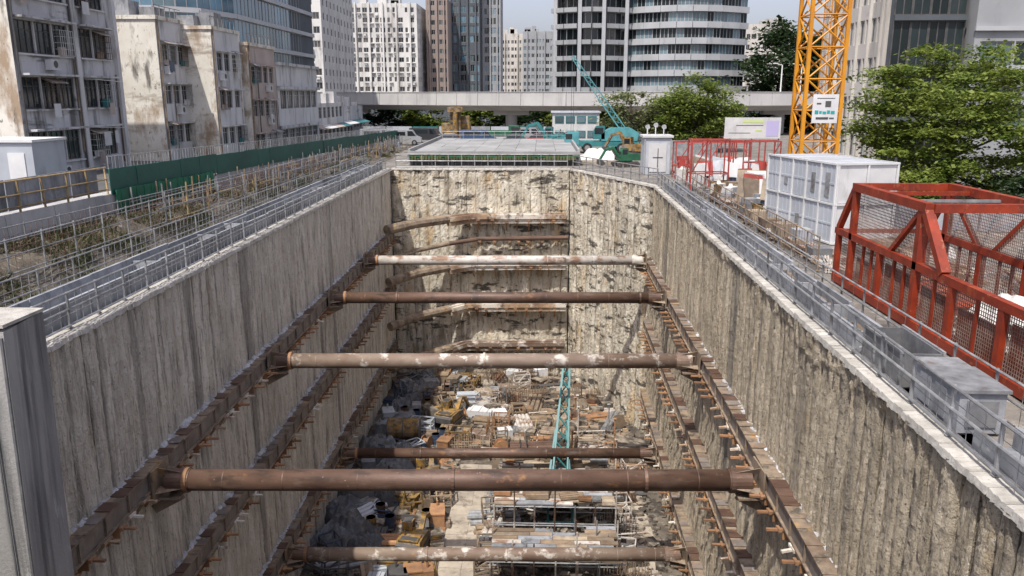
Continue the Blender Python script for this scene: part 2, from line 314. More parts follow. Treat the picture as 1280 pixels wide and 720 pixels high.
pile_wall('long grey pile wall in shade below the old tenement side of the pit', PL0, PL1, 'wall_left', .62, .10, .085, 1, dz=.11)
pile_wall('long rough brown pile wall below the red steel frame side of the pit', PR0, PR1, 'wall_right', .60, .11, .085, 2, dz=.10, nu=9, over=lambda x: .15 + .8 * np.exp(-((x - 38) / 4.5) ** 2))
pile_wall('stained cream end wall of the pit crossed by rusty curved walers', PL1, PF1, 'wall_far', .95, .13, .12, 3, dz=.16)
pile_wall('short angled cream pile wall between the end wall and the right-hand wall', PF1, PR0, 'wall_far', .95, .13, .13, 4, dz=.16)
b = MB(); b.box(PL0[0] + .05, PR1[0] - .05, 5.2, 5.9, ZF, 0)
tag(b.put('retaining_wall', 'wall_left'), 'plain concrete wall closing the pit below the viewpoint', 'retaining wall')

# pit floor and ground
b = MB(); b.quad((-14, 5.5, ZF), (9, 5.5, ZF), (9, 74.5, ZF), (-14, 74.5, ZF)); floor = struct(b.put('pit_floor', 'pitfloor'))
g = MB(); G = -.03; E = 900
Lq, Rq, Nq, Fq = -13.0, 8.0, 5.4, 73.9
g.quad((-E, -E, G), (Lq - .15, -E, G), (Lq - .15 - .3, 74.0, G), (-E, 74.0, G))
g.quad((8.1, -E, G), (E, -E, G), (E, 60.2, G), (8.75, 60.2, G))
g.quad((Lq - .15, -E, G), (8.1, -E, G), (8.1, 5.5, G), (Lq - .15, 5.5, G))
g.quad((8.75, 60.2, G), (E, 60.2, G), (E, 74.0, G), (2.95, 74.0, G))
g.quad((-E, 74.0, G), (E, 74.0, G), (E, 1500, G), (-E, 1500, G))
struct(g.put('ground', 'ground'))

# ------------------------------------------------------------------ walers
WD, WH = .46, .36   # waler depth from the wall and half height
def tri_bracket():
    b = MB(); b.bar((0, -.30, -WH - .08), (0, -WD - .50, -WH - .06), .11, .07); b.box(-.02, .02, -WD, -.05, -WH - .4, -WH)
    b.bar((0, -.05, -WH - .65), (0, -WD + .04, -WH - .05), .09, .09); b.bar((-.15, -WD - .12, -WH - .05), (.15, -WD - .12, -WH - .05), .09, .1); return b.mesh('bracket', 'rust_orange')
def tri_bracket2():
    b = MB(); b.bar((0, -.30, -WH - .08), (.05, -WD - .34, -WH - .14), .10, .07); b.bar((0, -.05, -WH - .6), (0, -WD + .02, -WH - .05), .09, .09); b.bar((-.22, -WD + .02, -WH - .05), (.22, -WD + .02, -WH - .07), .13, .09); return b.mesh('bracket', 'far_waler')
BR = [tri_bracket(), tri_bracket2()]
STF = MB().box(-.02, .02, -WD + .005, -WD + .075, -WH + .06, WH - .06).mesh('stiffener', 'waler')
CPL = [MB().box(-.16 - .06 * k, .16 + .06 * k, -WD - .015, .04, WH + .018, WH + .026 + .008 * k).mesh('cover_plate', m_) for k, m_ in enumerate(('waler', 'waler_web', 'rust'))]
def waler(label, A, B, z, x0, x1, seed, grout=True, gk=1.0):
    Lw, a = wframe(A, B); r = random.Random(seed); u = Vector((math.cos(a), math.sin(a)))
    t = thing('waler_beam', label, 'waler beam', (A[0] + u.x * x0, A[1] + u.y * x0, z), a); Lx = x1 - x0
    s = 0; segs = []
    while s < Lx:
        e = min(s + r.uniform(5, 7), Lx); segs.append((s, e)); s = e
    for s, e in segs:
        h = r.uniform(-.012, .012)
        MB().box(s, e - .02, -WD, .06, WH - .06 + h, WH + h).put('top_flange', 'waler', t)
        MB().box(s, e - .02, -WD + .08, -WD + .13, -WH + .06, WH - .06 + h).box(s, e - .02, -.12, -.07, -WH + .06, WH - .06).put('web', 'waler_web', t)
        MB().box(s, e - .02, -WD, .06, -WH, -WH + .06).put('bottom_flange', 'waler', t)
    x = .4
    while x < Lx - .2:
        inst('stiffener', STF, t, (x, 0, 0)); x += 1.4
    x = .5
    while x < Lx - .3:
        inst('cover_plate', r.choice(CPL), t, (x, 0, 0), r.uniform(-.06, .06)); x += r.uniform(.5, 1.1)
    x = .6
    while x < Lx - .2:
        inst('bracket', r.choice(BR[:1] * 2 + BR[1:]), t, (x + r.uniform(-.15, .15), 0, r.uniform(-.03, .03)), (0, r.uniform(-.12, .12), r.uniform(-.08, .08))); x += r.uniform(.75, 1.05)
    if grout:
        b = MB(); x = 0; Z0 = WH - .01
        while x < Lx:
            wd = r.uniform(.15, .5); hh = r.uniform(.03, .20) * gk; dd = r.uniform(.02, .10) * gk
            b.hexa([(x, -dd - .06, Z0), (x + wd, -dd - .06 + r.uniform(-.04, .04), Z0), (x + wd, .12, Z0), (x, .12, Z0), (x + .04, -dd * .3, Z0 + hh * .5), (x + wd - .04, -dd * .3, Z0 + hh), (x + wd - .02, .12, Z0 + .03 + hh), (x + .02, .12, Z0 + .02 + hh)]); x += wd * r.uniform(.7, 1.2)
        b.put('grout_strip', 'grout', t)
    return t
LZ = (-5.75, -10.5, -16.2)
LEN_L = wframe(PL0, PL1)[0]; LEN_R = wframe(PR0, PR1)[0]
lv = ('uppermost', 'middle', 'lowest')
for i, z in enumerate(LZ):
    waler(f'{lv[i]} rusty waler beam along the long grey pile wall', PL0, PL1, z, 6, LEN_L - 1.5, 20 + i)
    waler(f'{lv[i]} rusty waler beam along the long rough brown pile wall', PR0, PR1, z, .3, LEN_R - 5, 30 + i, grout=(i == 0), gk=.25)

# walers of the end wall, concave towards the left corner, with corner braces
def curved_waler(label, z, x_end, kink, sz, mat, seed, drop=0, pipe=False):
    r = random.Random(seed); t = thing('end_wall_waler', label, 'waler beam', (x_end, 72.6, z))
    pts = [Vector((-13.0, 66.8, -drop)), Vector((-11.0, 69.6, -drop * .6)), Vector((-8.3, 71.7, -drop * .3)), Vector((kink, 72.75, 0)), Vector((x_end, 72.95, drop * .15))]
    pts = [p - Vector((x_end, 72.6, 0)) for p in pts]
    for k in range(len(pts) - 1):
        p, q = pts[k], pts[k + 1]; b = MB()
        if k < 2 or pipe: b.tube(p, q + (q - p).normalized() * .1, sz * .55, n=10)
        else:
            b.bar(p, q, sz * 1.4, sz * .5); b.bar(p + Vector((0, -.1, -sz * .5)), q + Vector((0, -.1, -sz * .5)), sz * .7, sz * .6); b.bar(p + Vector((0, -.35, sz * .33)), q + Vector((0, -.35, sz * .33)), .12, .16)
        b.put('corner_brace' if k < 2 else 'beam', 'waler' if k < 2 else mat, t)
    x = kink
    while x < x_end - .3:
        MB().bar((x - x_end, -.1, -sz * .6), (x - x_end, .7, -sz * 1.7), .1).bar((x - x_end - .15, -.35, -sz * .35), (x - x_end + .15, -.35, -sz * .35), .1).put('bracket', 'rust_orange', t); x += r.uniform(.8, 1.4)
    return t
curved_waler('highest pale flaking waler on the cream end wall', -4.2, 2.4, -6.5, .78, 'far_waler', 1, .35)
curved_waler('thin brown pipe waler rising towards the angled wall', -6.3, 2.5, -5.5, .38, 'rust', 2, .9, True)
curved_waler('waler with orange underside just behind the white painted strut', -8.6, 2.4, -6.2, .74, 'far_waler', 3, .5)
curved_waler('rusty waler on the end wall behind the third brown strut', -12.6, 2.5, -6.8, .72, 'far_waler', 4, .5)
curved_waler('lowest reddish rusty waler on the cream end wall', -16.4, 2.4, -7.0, .76, 'rust_pale', 5, .6)

# ------------------------------------------------------------------ struts
def strut(label, y, z, r, mat, joints, seed):
    a, c = xl(y) + WD + .02, xr(y) - WD - .02
    t = thing('steel_strut', label, 'strut', ((a + c) / 2, y, z), R(1.9)); h = (c - a) / 2
    MB().tube((-h + .9, 0, 0), (h - .9, 0, 0), r, n=28).put('pipe', mat, t, smooth=False)
    t.children[0].data.polygons.foreach_set('use_smooth', [len(p.vertices) == 4 for p in t.children[0].data.polygons])
    for s in (-1, 1):
        MB().tube((s * (h - 1.05), 0, 0), (s * (h - .30), 0, 0), r * 1.07, n=20).put('end_sleeve', 'rust' if s < 0 else mat, t)
        MB().tube((s * (h - 1.0), 0, 0), (s * (h - .86), 0, 0), r * 1.18, n=20).put('end_collar', 'rust_orange' if s < 0 else mat, t)
        for q in (0, 1, 2, 3):
            an = q * math.pi / 2 + .4; d = Vector((0, math.cos(an), math.sin(an)))
            MB().hexa([Vector((s * (h - .85), 0, 0)) + d * r * .9 + o for o in (Vector((0, -.02, 0)), Vector((s * .8, -.02, 0)), Vector((s * .8, .02, 0)), Vector((0, .02, 0)))] +
                   [Vector((s * (h - .85), 0, 0)) + d * r * 1.05 + o for o in (Vector((0, -.02, 0)), Vector((s * .8, -.02, 0)), Vector((s * .8, .02, 0)), Vector((0, .02, 0)))][:1] +
                   [Vector((s * (h - .05), 0, 0)) + d * r * 1.7 + Vector((0, -.02, 0)), Vector((s * (h - .05), 0, 0)) + d * r * 1.7 + Vector((0, .02, 0)), Vector((s * (h - .85), 0, 0)) + d * r * 1.05 + Vector((0, .02, 0))]).put('gusset', 'waler', t)
        MB().box(s * (h - .03) - .03, s * (h - .03) + .03, -r * 1.8, r * 1.8, -r * 1.5, r * 1.6).put('end_plate', 'waler', t)
        b = MB(); b.box(min(s * (h - .75), s * h), max(s * (h - .75), s * h), -r * 1.1, r * 1.1, -r * 1.5, -r * 1.32); b.bar((s * (h - .7), 0, -r * 1.5), (s * (h + .3), 0, -r * 3), .1, .3); b.put('seat_bracket', 'waler', t)
    rr = random.Random(seed)
    for j in joints:
        MB().tube((h * j - .05, 0, 0), (h * j + .05, 0, 0), r * 1.13, n=20).put('joint_flange', mat, t)
    x = -h + 2.2
    while x < h - 1.5:
        MB().tube((x - .015, 0, 0), (x + .015, 0, 0), r * 1.02, n=28).put('weld_seam', mat, t); x += rr.uniform(1.9, 2.6)
    return t
strut('thick dark brown steel strut with an orange band at its end, uppermost level', 24.5, -5.95, .36, 'rust', (-.02, .62), 1)
strut('greyish brown strut of the uppermost level with pale scuffed paint', 36.4, -5.78, .36, 'rust_pale', (.0,), 2)
strut('plain brown strut of the uppermost level in front of the end wall', 48.0, -5.6, .35, 'rust', (-.6, .85), 3)
strut('white painted strut of the uppermost level nearest the end wall', 58.6, -5.4, .35, 'white_pipe', (-.2, .3), 4)
strut('deep strut with white paint patches beside the concrete path, lowest level', 36.8, -16.4, .35, 'rust_pale', (-.3, .1), 5)
strut('deep plain rusty strut above the teal rig, lowest level', 49.0, -16.5, .34, 'rust', (-.5, .3), 6)

# ------------------------------------------------------------------ concrete stub wall near the viewpoint
t = thing('concrete_pillar', 'tall grey concrete pillar rising above the wall coping', 'pillar', (-11.9, 15.9, -20))
b = MB(); b.hexa([(-1.6, -.65, 0), (.50, -.65, 0), (.50, .70, 0), (-1.6, .70, 0), (-1.6, -.65, 21.9), (1.0, -.65, 21.9), (1.0, .70, 22.0), (-1.6, .70, 22.0)]); b.put('shaft', 'post_conc', t)
MB().box(-1.62, 1.02, -.67, .72, 21.99, 22.06).put('top_screed', 'coping', t)
b = MB(); b.bar((.745, -.72, 10), (.99, -.72, 21.8), .05, .05); b.bar((.45, -.70, 10), (.55, -.70, 21.8), .03, .03); b.put('corner_angle', 'galv_dark', t)

# ------------------------------------------------------------------ fences along the edge
def wire_panel(L, h, du, dz, r, mat, z0=0, seed=0):
    b = MB(); rr = random.Random(seed); n = max(2, int(L / du)); k = max(1, int(h / dz))
    for i in range(1, n):
        x = L * i / n; b.bar((x + rr.uniform(-.03, .03), 0, z0), (x + rr.uniform(-.03, .03), rr.uniform(-.02, .02), z0 + h), r)
    for j in range(1, k):
        z = z0 + h * j / k; b.bar((0, .01, z + rr.uniform(-.03, .03)), (L, .01, z + rr.uniform(-.03, .03)), r)
    return b.mesh('mesh_panel', mat)
def fence(name, label, cat, A, B, z, h, bay, rails, pr, mat, wire=None, matp=None, zB=None, lean=.02, seed=1, skip=None):
    Lw, a = wframe(A, B); r = random.Random(seed); t = thing(name, label, cat, (A[0], A[1], z), a); n = max(1, round(Lw / bay)); bw = Lw / n
    dzf = (lambda x: 0) if zB is None else (lambda x: (zB - z) * x / Lw)
    pm = MB().bar((0, 0, 0), (0, 0, h), pr * 1.4).box(-.06, .06, -.06, .06, 0, .02).mesh('post', matp or mat)
    wm = [wire_panel(bw, h - .1, wire[0], wire[1], wire[2], wire[3] if len(wire) > 3 else mat, .06, k) for k in range(3)] if wire else []
    for i in range(n + 1):
        inst('post', pm, t, (i * bw, 0, dzf(i * bw)), (r.uniform(-lean, lean), r.uniform(-lean, lean), 0))
    sl = math.atan2((zB - z) if zB is not None else 0, Lw)
    for zr in rails:
        k = max(1, int(Lw / 18))
        for j in range(k):
            xa, xb = Lw * j / k, Lw * (j + 1) / k
            MB().tube((xa, -.03, zr * h + dzf(xa) + r.uniform(-.01, .01)), (xb, -.03, zr * h + dzf(xb) + r.uniform(-.01, .01)), pr * .75, n=6, cap=False).put('rail', mat, t)
    for i in range(n):
        if wire: inst('mesh_panel', r.choice(wm), t, (i * bw, .02, dzf(i * bw)), (0, -sl, 0))
    return t
W = (.38, .30, .012)
fence('guard_rail', 'galvanised guard rail on the coping of the long grey wall', 'guard rail', (xl(16.8) - .30, 16.8), (xl(72.5) - .30, 72.5), .12, 1.05, 1.6, (.98, .52, .08), .042, 'galv', W, seed=1)
fence('guard_rail', 'galvanised guard rail on the coping of the rough brown wall', 'guard rail', (xr(59.5) + .28, 59.5), (xr(8) + .28, 8), .12, 1.05, 1.7, (.98, .55, .1), .045, 'galv', (.45, .3, .012), seed=2)
fence('guard_rail', 'guard rail along the top of the cream end wall', 'guard rail', (-13.3, 73.95), (2.5, 73.95), .1, 1.25, 1.2, (.98, .5, .06), .05, 'galv', (.5, .5, .012), seed=3)
fence('street_railing', 'thin railing with posts along the back of the road deck', 'railing', (-12.5, 103.5), (3.5, 103.5), 1.15, 1.0, 1.3, (.97, .5), .04, 'galv', seed=31, lean=.06)
fence('guard_rail', 'guard rail above the short angled wall', 'guard rail', (3.0, 74.0), (8.75, 60.3), .1, 1.2, 1.3, (.98, .5, .06), .05, 'galv', (.5, .4, .012), seed=4)
fence('mesh_fence', 'low mesh fence between the drain channel and the weedy bank', 'mesh fence', (-15.75, 16), (-16.0, 74), .05, 1.25, 2.0, (.97, .5), .036, 'galv', (.36, .30, .015), seed=5)
fence('mesh_fence', 'second mesh fence halfway up the weedy bank', 'mesh fence', (-17.2, 17), (-17.4, 66), .35, 1.75, 2.0, (.97, .66, .33), .034, 'galv', (.34, .30, .013, 'mesh_wire'), seed=6)
fence('mesh_fence', 'third mesh fence at the top of the weedy bank below the hoarding', 'mesh fence', (-18.7, 15), (-18.7, 74), 1.15, 1.15, 2.2, (.95, .5), .032, 'galv', (.36, .34, .014, 'mesh_wire'), zB=.45, seed=16)
fence('mesh_fence', 'rail fence between the drain channel and the red steel frame', 'mesh fence', (9.75, 59), (9.55, 9), .02, 1.05, 1.8, (.97, .55), .035, 'galv', (.6, .34, .010), seed=7)
fence('mesh_fence', 'rusty brown fence behind the channel beside the white site enclosure', 'mesh fence', (10.9, 62), (10.7, 30.5), .02, 1.35, 1.5, (.97, .6, .2), .035, 'waler', (.35, .4, .012, 'mesh_wire'), seed=8)

# drain channels beside the coping, block by block
def channel(x0, y0, y1, wdt, label, seed, h=.75):
    r = random.Random(seed); y = y0; t = thing('drain_channel', label, 'drain channel', (x0(y0), y0, -.03))
    while y < y1:
        L = r.uniform(2.6, 3.4); b = MB(); d = r.uniform(-.03, .03)
        b.box(-wdt / 2 + d, -wdt / 2 + .10 + d, 0, L - .05, 0, h + r.uniform(-.06, .05)); b.box(wdt / 2 - .10 + d, wdt / 2 + d, 0, L - .05, 0, h + r.uniform(-.06, .05)); b.box(-wdt / 2 + .1 + d, wdt / 2 - .1 + d, 0, L - .05, 0, .12)
        if r.random() < .5: b.box(-wdt / 2 + .1 + d, wdt / 2 - .1 + d, .1, .2, .12, h - .1)
        b.put('channel_block', 'barrier', t, (x0(y) - x0(y0), y - y0, 0)); y += L
channel(lambda y: xl(y) - 1.35, 16.9, 71, 1.25, 'open grey concrete channel laid behind the rail of the long grey wall', 3)
channel(lambda y: xr(y) + 1.0, 20.6, 58, .85, 'open grey concrete channel laid behind the rail of the rough brown wall', 4, .62)
channel(lambda y: xr(y) + 1.0, 8.0, 13.6, .85, 'short grey channel before the pale metal cabinet', 5, .5)
# boxes standing in the channel
t = thing('metal_box', 'pale grey metal cabinet with a lid standing behind the rail', 'cabinet', (8.80, 16.2, -.02), R(-1))
MB().box(-.45, .45, -1.05, 1.05, .06, .92).put('body', 'barrier', t); MB().box(-.50, .50, -1.12, .35, .92, .99).put('lid', 'galv', t); MB().box(-.50, .50, .38, 1.1, .90, .95).put('lid', 'galv', t)
for y in (-.55, .15): MB().box(-.475, -.45, y, y + .5, .16, .80).put('door', 'barrier', t)
MB().box(-.3, .3, -1.085, -1.05, .2, .75).put('vent', 'galv_dark', t)
for x in (-.3, .3): MB().box(x - .08, x + .08, -1.0, 1.0, 0, .06).put('skid', 'dark_metal', t)
t = thing('metal_crate', 'dark open steel crate next to the pale cabinet', 'crate', (8.80, 18.85, -.02), R(-1))
for s in (-1, 1):
    MB().box(s * .44 - .02, s * .44 + .02, -1.1, 1.1, .05, .88).put('side_panel', 'galv_dark', t); MB().box(-.42, .42, s * 1.08 - .02, s * 1.08 + .02, .05, .86).put('end_panel', 'galv_dark', t)
MB().box(-.42, .42, -1.06, 1.06, 0, .05).put('base', 'dark_metal', t)
for y in (-1.1, -.3, .4, 1.1): MB().bar((-.48, y, 0), (-.48, y, .92), .05).put('upright', 'galv', t)
for s in (-1, 1): MB().bar((s * .47, -1.14, .9), (s * .47, 1.14, .9), .06).put('top_rail', 'galv', t)

# ------------------------------------------------------------------ bank, street level and hoarding on the tenement side
def zs(y): return max(.05, 2.0 - (y - 35) * .019) if y > 35 else 2.0 + (35 - y) * .012
ys = np.linspace(8, 112, 160); xs_ = np.array([-15.95, -16.4, -16.9, -17.5, -18.1, -18.7, -19.2])
prof = np.array([0, .08, .35, .62, .8, .95, 1.0])
Yg, Xg = np.meshgrid(ys, xs_, indexing='ij')
Zg = np.array([[p * (zs(y) - .6) for p in prof] for y in ys]) + .35 * vnoise(Xg * 1.1, Yg * .9) * (prof > .05) * (prof < .99) + .2 * vnoise(Xg * 3, Yg * 2.7) * (prof > .05) * (prof < .99) - .02
vv = np.stack([Xg, Yg, Zg], -1).reshape(-1, 3); n1 = len(xs_)
ii = np.arange((len(ys) - 1) * n1).reshape(-1, n1)[:, :-1].ravel()
struct(inst('bank', np_mesh('bank', vv, np.stack([ii, ii + n1, ii + n1 + 1, ii + 1], 1)[:, ::-1], 'bank')))
b = MB()
for k in range(20):
    y0, y1 = -40 + k * 10, -30 + k * 10; b.quad((-46, y0, zs(y0)), (-20.1, y0, zs(y0)), (-20.1, y1, zs(y1)), (-46, y1, zs(y1)))
struct(b.put('road', 'street'))
# kerb wall: concrete lengths
t = thing('kerb_wall', 'low grey concrete wall holding up the street above the weedy bank', 'wall', (-19.5, 10, 0))
for k in range(34):
    y = k * 3.0; za = zs(10 + y) + .28; zb = zs(13 + y) + .28
    zlo = zs(10 + y) - 1.0
    MB().hexa([(-.6, y, zlo), (.32, y, zlo), (.32, y + 2.96, zlo), (-.6, y + 2.96, zlo), (-.6, y, za), (.22, y, za), (.22, y + 2.96, zb), (-.6, y + 2.96, zb)]).put('wall_segment', 'concrete', t)
# bamboo barrier, left of hoarding
t = fence('bamboo_fence', 'bamboo pole fence backed with grey sheets on the low wall', 'fence', (-19.35, 12), (-19.35, 35.2), zs(12) + .26, 1.25, 1.55, (.97, .55, .2), .045, 'bamboo', seed=9, zB=zs(35.2) + .26, lean=.05)
for k in range(11):
    MB().box(k * 2.06 + .03, k * 2.06 + 2.03, .10, .13, .04, 1.18).put('backing_sheet', 'barrier', t, (0, 0, -.008 * k * 2))
# green hoarding
t = thing('green_hoarding', 'long dark green hoarding running in front of the tenements', 'hoarding', (-19.28, 35.4, 0))
hp = MB().box(-.03, .03, 0, 2.396, 0, 1.14); hm = hp.mesh('panel', 'green_dark')
for k in range(32):
    y = k * 2.4; zz = zs(35.4 + y) + .27
    inst('panel', hm, t, (random.uniform(-.02, .02), y, zz + random.uniform(-.035, .035)), (R(-.9) + random.uniform(-.006, .006), random.uniform(-.03, .03), 0))
lp = MB()
for q in range(6): lp.box(-.02 + .03 * (q % 2), .03 + .03 * (q % 2), q * .36, q * .36 + .36, 0, 1.05)
lm = lp.mesh('skirt_panel', 'green_mid')
for k in range(5): inst('skirt_panel', lm, t, (.14, .1 + k * 2.18, zs(35.4 + k * 2.18) - .60))
fence('street_railing', 'thin grey railing above the green hoarding', 'railing', (-20.45, 37.5), (-20.45, 112), zs(37.5) + .6, 1.25, 2.1, (.98,), .03, 'galv', (.35, .6, .02), zB=zs(112) + .6, seed=11)
# pale tube scaffold standing on the bank
t = thing('tube_scaffold', 'tangle of pale scaffold tubes standing on the bank below the hoarding', 'scaffold', (-18.1, 50, .7))
r = random.Random(5)
for k in range(200):
    y = -14 + k * .34 + r.uniform(-.3, .3); x = r.choice((-.9, .0, .9)) + r.uniform(-.2, .2); h = r.uniform(.9, 1.7)
    MB().tube((x, y, -.9), (x + r.uniform(-.06, .06), y + r.uniform(-.1, .1), h - y * .010), .035, n=6).put('standard', r.choice(('galv', 'galv', 'bamboo', 'waler')), t)
for k in range(110):
    y = r.uniform(-15, 52); x = r.choice((-.9, 0, .9)); z = r.uniform(0, 1.0) - y * .010
    MB().tube((x, y, z), (x, y + r.uniform(3, 6), z - .04), .03, n=6).put('ledger', r.choice(('galv', 'galv', 'bamboo')), t)
for k in range(14):
    y = r.uniform(2, 52); wd = r.uniform(.5, 1.3)
    MB().hexa([(1.05, y, -.5), (1.10, y, -.5), (1.10, y + wd, -.5), (1.05, y + wd, -.5), (.85, y, .25), (.90, y, .25), (.90, y + wd, .4), (.85, y + wd, .4)]).put('board', r.choice(('ply', 'barrier', 'timber', 'site_white')), t)
# weeds on the bank
nb = 26000; wy = rng.uniform(14, 95, nb); dens = vnoise(wy * .35, wy * 0 + 1)
wx = rng.uniform(-19.0, -16.3, nb); keep = vnoise(wx * .9, wy * .5 + 7) > -.02; wx, wy = wx[keep], wy[keep]; nb = len(wx)
pz = np.interp(-wx, -xs_[::1], prof) * (np.array([zs(y) for y in wy]) - .6) - .05
an = rng.uniform(0, 6.28, nb); hh = rng.uniform(.06, .34, nb); ww = rng.uniform(.015, .06, nb); ln = rng.normal(0, .16, (nb, 2))
P = np.stack([wx, wy, pz], 1); D = np.stack([np.cos(an) * ww, np.sin(an) * ww, 0 * an], 1); T = np.stack([ln[:, 0], ln[:, 1], hh], 1)
vv = np.stack([P - D * .5, P + D * .5, P + T * .6 + D, P + T], 1).reshape(-1, 3)
o = inst('weeds', np_mesh('weeds', vv, np.arange(nb * 4).reshape(-1, 4), 'weed')); struct(o, 'stuff'); tag(o, 'dry green weeds growing over the rough bank', 'weeds')

# ------------------------------------------------------------------ buildings
WIN = {}
def window_mesh(wd, h, nm, glass, frame, style):
    k = (round(wd, 2), round(h, 2), nm, glass, frame, style)
    if k in WIN: return WIN[k]
    f = MB(); t_ = .06 if style != 'far' else .09
    f.box(0, wd, .10, .17, 0, t_); f.box(0, wd, .10, .17, h - t_, h); f.box(0, t_, .10, .17, t_, h - t_); f.box(wd - t_, wd, .10, .17, t_, h - t_)
    for i in range(1, nm): f.box(wd * i / nm - t_ / 2, wd * i / nm + t_ / 2, .105, .165, t_, h - t_)
    if style == 'tran': f.box(t_, wd - t_, .11, .16, h * .70, h * .70 + .05)
    p = MB()
    for i in range(nm): p.quad((wd * i / nm, .14 + .012 * (i % 2), 0), (wd * (i + 1) / nm, .14 + .012 * (i % 2), 0), (wd * (i + 1) / nm, .14 + .012 * (i % 2), h), (wd * i / nm, .14 + .012 * (i % 2), h))
    if style == 'far':
        n0 = len(f.v); f.v += p.v; f.f += [tuple(n0 + q for q in x) for x in p.f]; f.m += [1] * len(p.f); f.mi = 1
        WIN[k] = (f.mesh('window', [frame, glass]), None)
    else: WIN[k] = (f.mesh('window', frame), p.mesh('pane', glass))
    return WIN[k]
def facade(t, P0, u, Wd, z0, z1, wins, mat, depth=.24, style='far', glass='glass', frame='frame', name='wall'):
    """P0 world xy of the left end seen from outside is along u; outward normal (u.y,-u.x)"""
    ox, oy, oz = t.location; b = MB(); n = (u[1], -u[0]); a = math.atan2(u[1], u[0])
    def pt(x, z, d=0): return (P0[0] + u[0] * x - n[0] * d - ox, P0[1] + u[1] * x - n[1] * d - oy, z - oz)
    us = sorted({0, Wd, *[q for w_ in wins for q in w_[:2]]}); zz = sorted({z0, z1, *[q for w_ in wins for q in w_[2:4]]})
    ui = {q: i for i, q in enumerate(us)}; zi = {q: i for i, q in enumerate(zz)}; occ = np.zeros((len(us), len(zz)), bool)
    for w_ in wins: occ[ui[w_[0]]:ui[w_[1]], zi[w_[2]]:zi[w_[3]]] = True
    for j in range(len(zz) - 1):
        i = 0
        while i < len(us) - 1:
            if occ[i, j]: i += 1; continue
            k = i
            while k < len(us) - 1 and not occ[k, j]: k += 1
            b.quad(pt(us[i], zz[j]), pt(us[k], zz[j]), pt(us[k], zz[j + 1]), pt(us[i], zz[j + 1])); i = k
    for w_ in wins:
        x0, x1, a0, a1 = w_[:4]
        b.quad(pt(x0, a0), pt(x0, a0, depth), pt(x1, a0, depth), pt(x1, a0)); b.quad(pt(x0, a1), pt(x1, a1), pt(x1, a1, depth), pt(x0, a1, depth))
        b.quad(pt(x0, a0), pt(x0, a1), pt(x0, a1, depth), pt(x0, a0, depth)); b.quad(pt(x1, a0), pt(x1, a0, depth), pt(x1, a1, depth), pt(x1, a1))
        nm = w_[4] if len(w_) > 4 else 1
        gl = w_[5] if len(w_) > 5 else (random.choice(glass) if isinstance(glass, tuple) else glass)
        me, pane = window_mesh(x1 - x0, a1 - a0, nm, gl, frame, style)
        o = inst('window', me, t, pt(x0, a0), a)
        if pane: inst('pane', pane, o)
    return b.put(name, mat, t)
def grid(Wd, z0, z1, pitch, nc, ww, wh, sill=.9, m0=.6, nm=2, skip=0, seed=0, pairs=False):
    r = random.Random(seed); out = []; cw = (Wd - 2 * m0) / nc; z = z0
    while z + sill + wh < z1 - .3:
        for i in range(nc):
            if r.random() < skip: continue
            wv = ww * (1, 1.35, .7)[(i * 7 + seed) % 3] if skip else ww; x = m0 + cw * (i + .5) - wv / 2; out.append((round(x, 3), round(x + wv, 3), round(z + sill, 3), round(z + sill + wh, 3), nm))
        z += pitch
    return out
def rest(t, x0, x1, y0, y1, z0, z1, mat, sides, roof=True):
    """closing walls for the sides without windows (bits of 'wens') and the roof"""
    ox, oy, oz = t.location; b = MB(); x0 -= ox; x1 -= ox; y0 -= oy; y1 -= oy; z0 -= oz; z1 -= oz
    if 'w' in sides: b.quad((x0, y1, z0), (x0, y0, z0), (x0, y0, z1), (x0, y1, z1))
    if 'e' in sides: b.quad((x1, y0, z0), (x1, y1, z0), (x1, y1, z1), (x1, y0, z1))
    if 'n' in sides: b.quad((x1, y1, z0), (x0, y1, z0), (x0, y1, z1), (x1, y1, z1))
    if 's' in sides: b.quad((x0, y0, z0), (x1, y0, z0), (x1, y0, z1), (x0, y0, z1))
    if b.f: b.put('wall', mat, t)
    if roof: MB().box(x0 + .02, x1 - .02, y0 + .02, y1 - .02, z1 - .4, z1 - .15).put('roof', 'concrete', t)
def ac_unit(t, x, y, z):   # +X facing
    o = MB().box(.02, .42, -.4, .4, 0, .55).box(.02, .5, -.45, .45, -.06, 0).put('air_conditioner', 'white', t, (x, y, z)); MB().tube((.42, .05, .28), (.435, .05, .28), .22, n=12).put('fan_grille', 'dark_metal', o)

# old grey block, nearest on the tenement side
XA = -30.0
t = thing('tenement_block', 'grimy grey tenement block with dark ribbon windows, beside the white cabin', 'building', (XA, 46.3, 1.5)); ox, oy, oz = t.location
wl = []
for z in (-.6, 2.6, 5.8, 9.0, 12.2):
    for (a_, c_, n_) in ((.45, 2.2, 3), (2.3, 4.0, 3), (4.1, 5.7, 3), (6.9, 8.5, 3), (8.6, 10.3, 3)): wl.append((a_, c_, z, z + 1.85, n_))
facade(t, (XA, 46.3), (0, 1), 11.6, -1, 17, wl, 'blk_grey', .32, 'tran', ('glass', 'glass_cur', 'glass'), 'dark_metal')
facade(t, (XA - 10, 46.3), (1, 0), 10, -1, 17, [(6.5, 7.6, 9.2, 10.6, 2), (6.5, 7.6, 6.0, 7.4, 2)], 'blk_white', .2, 'tran')
rest(t, XA - 10, XA, 46.3, 57.9, -1, 17, 'blk_grey', 'wn')
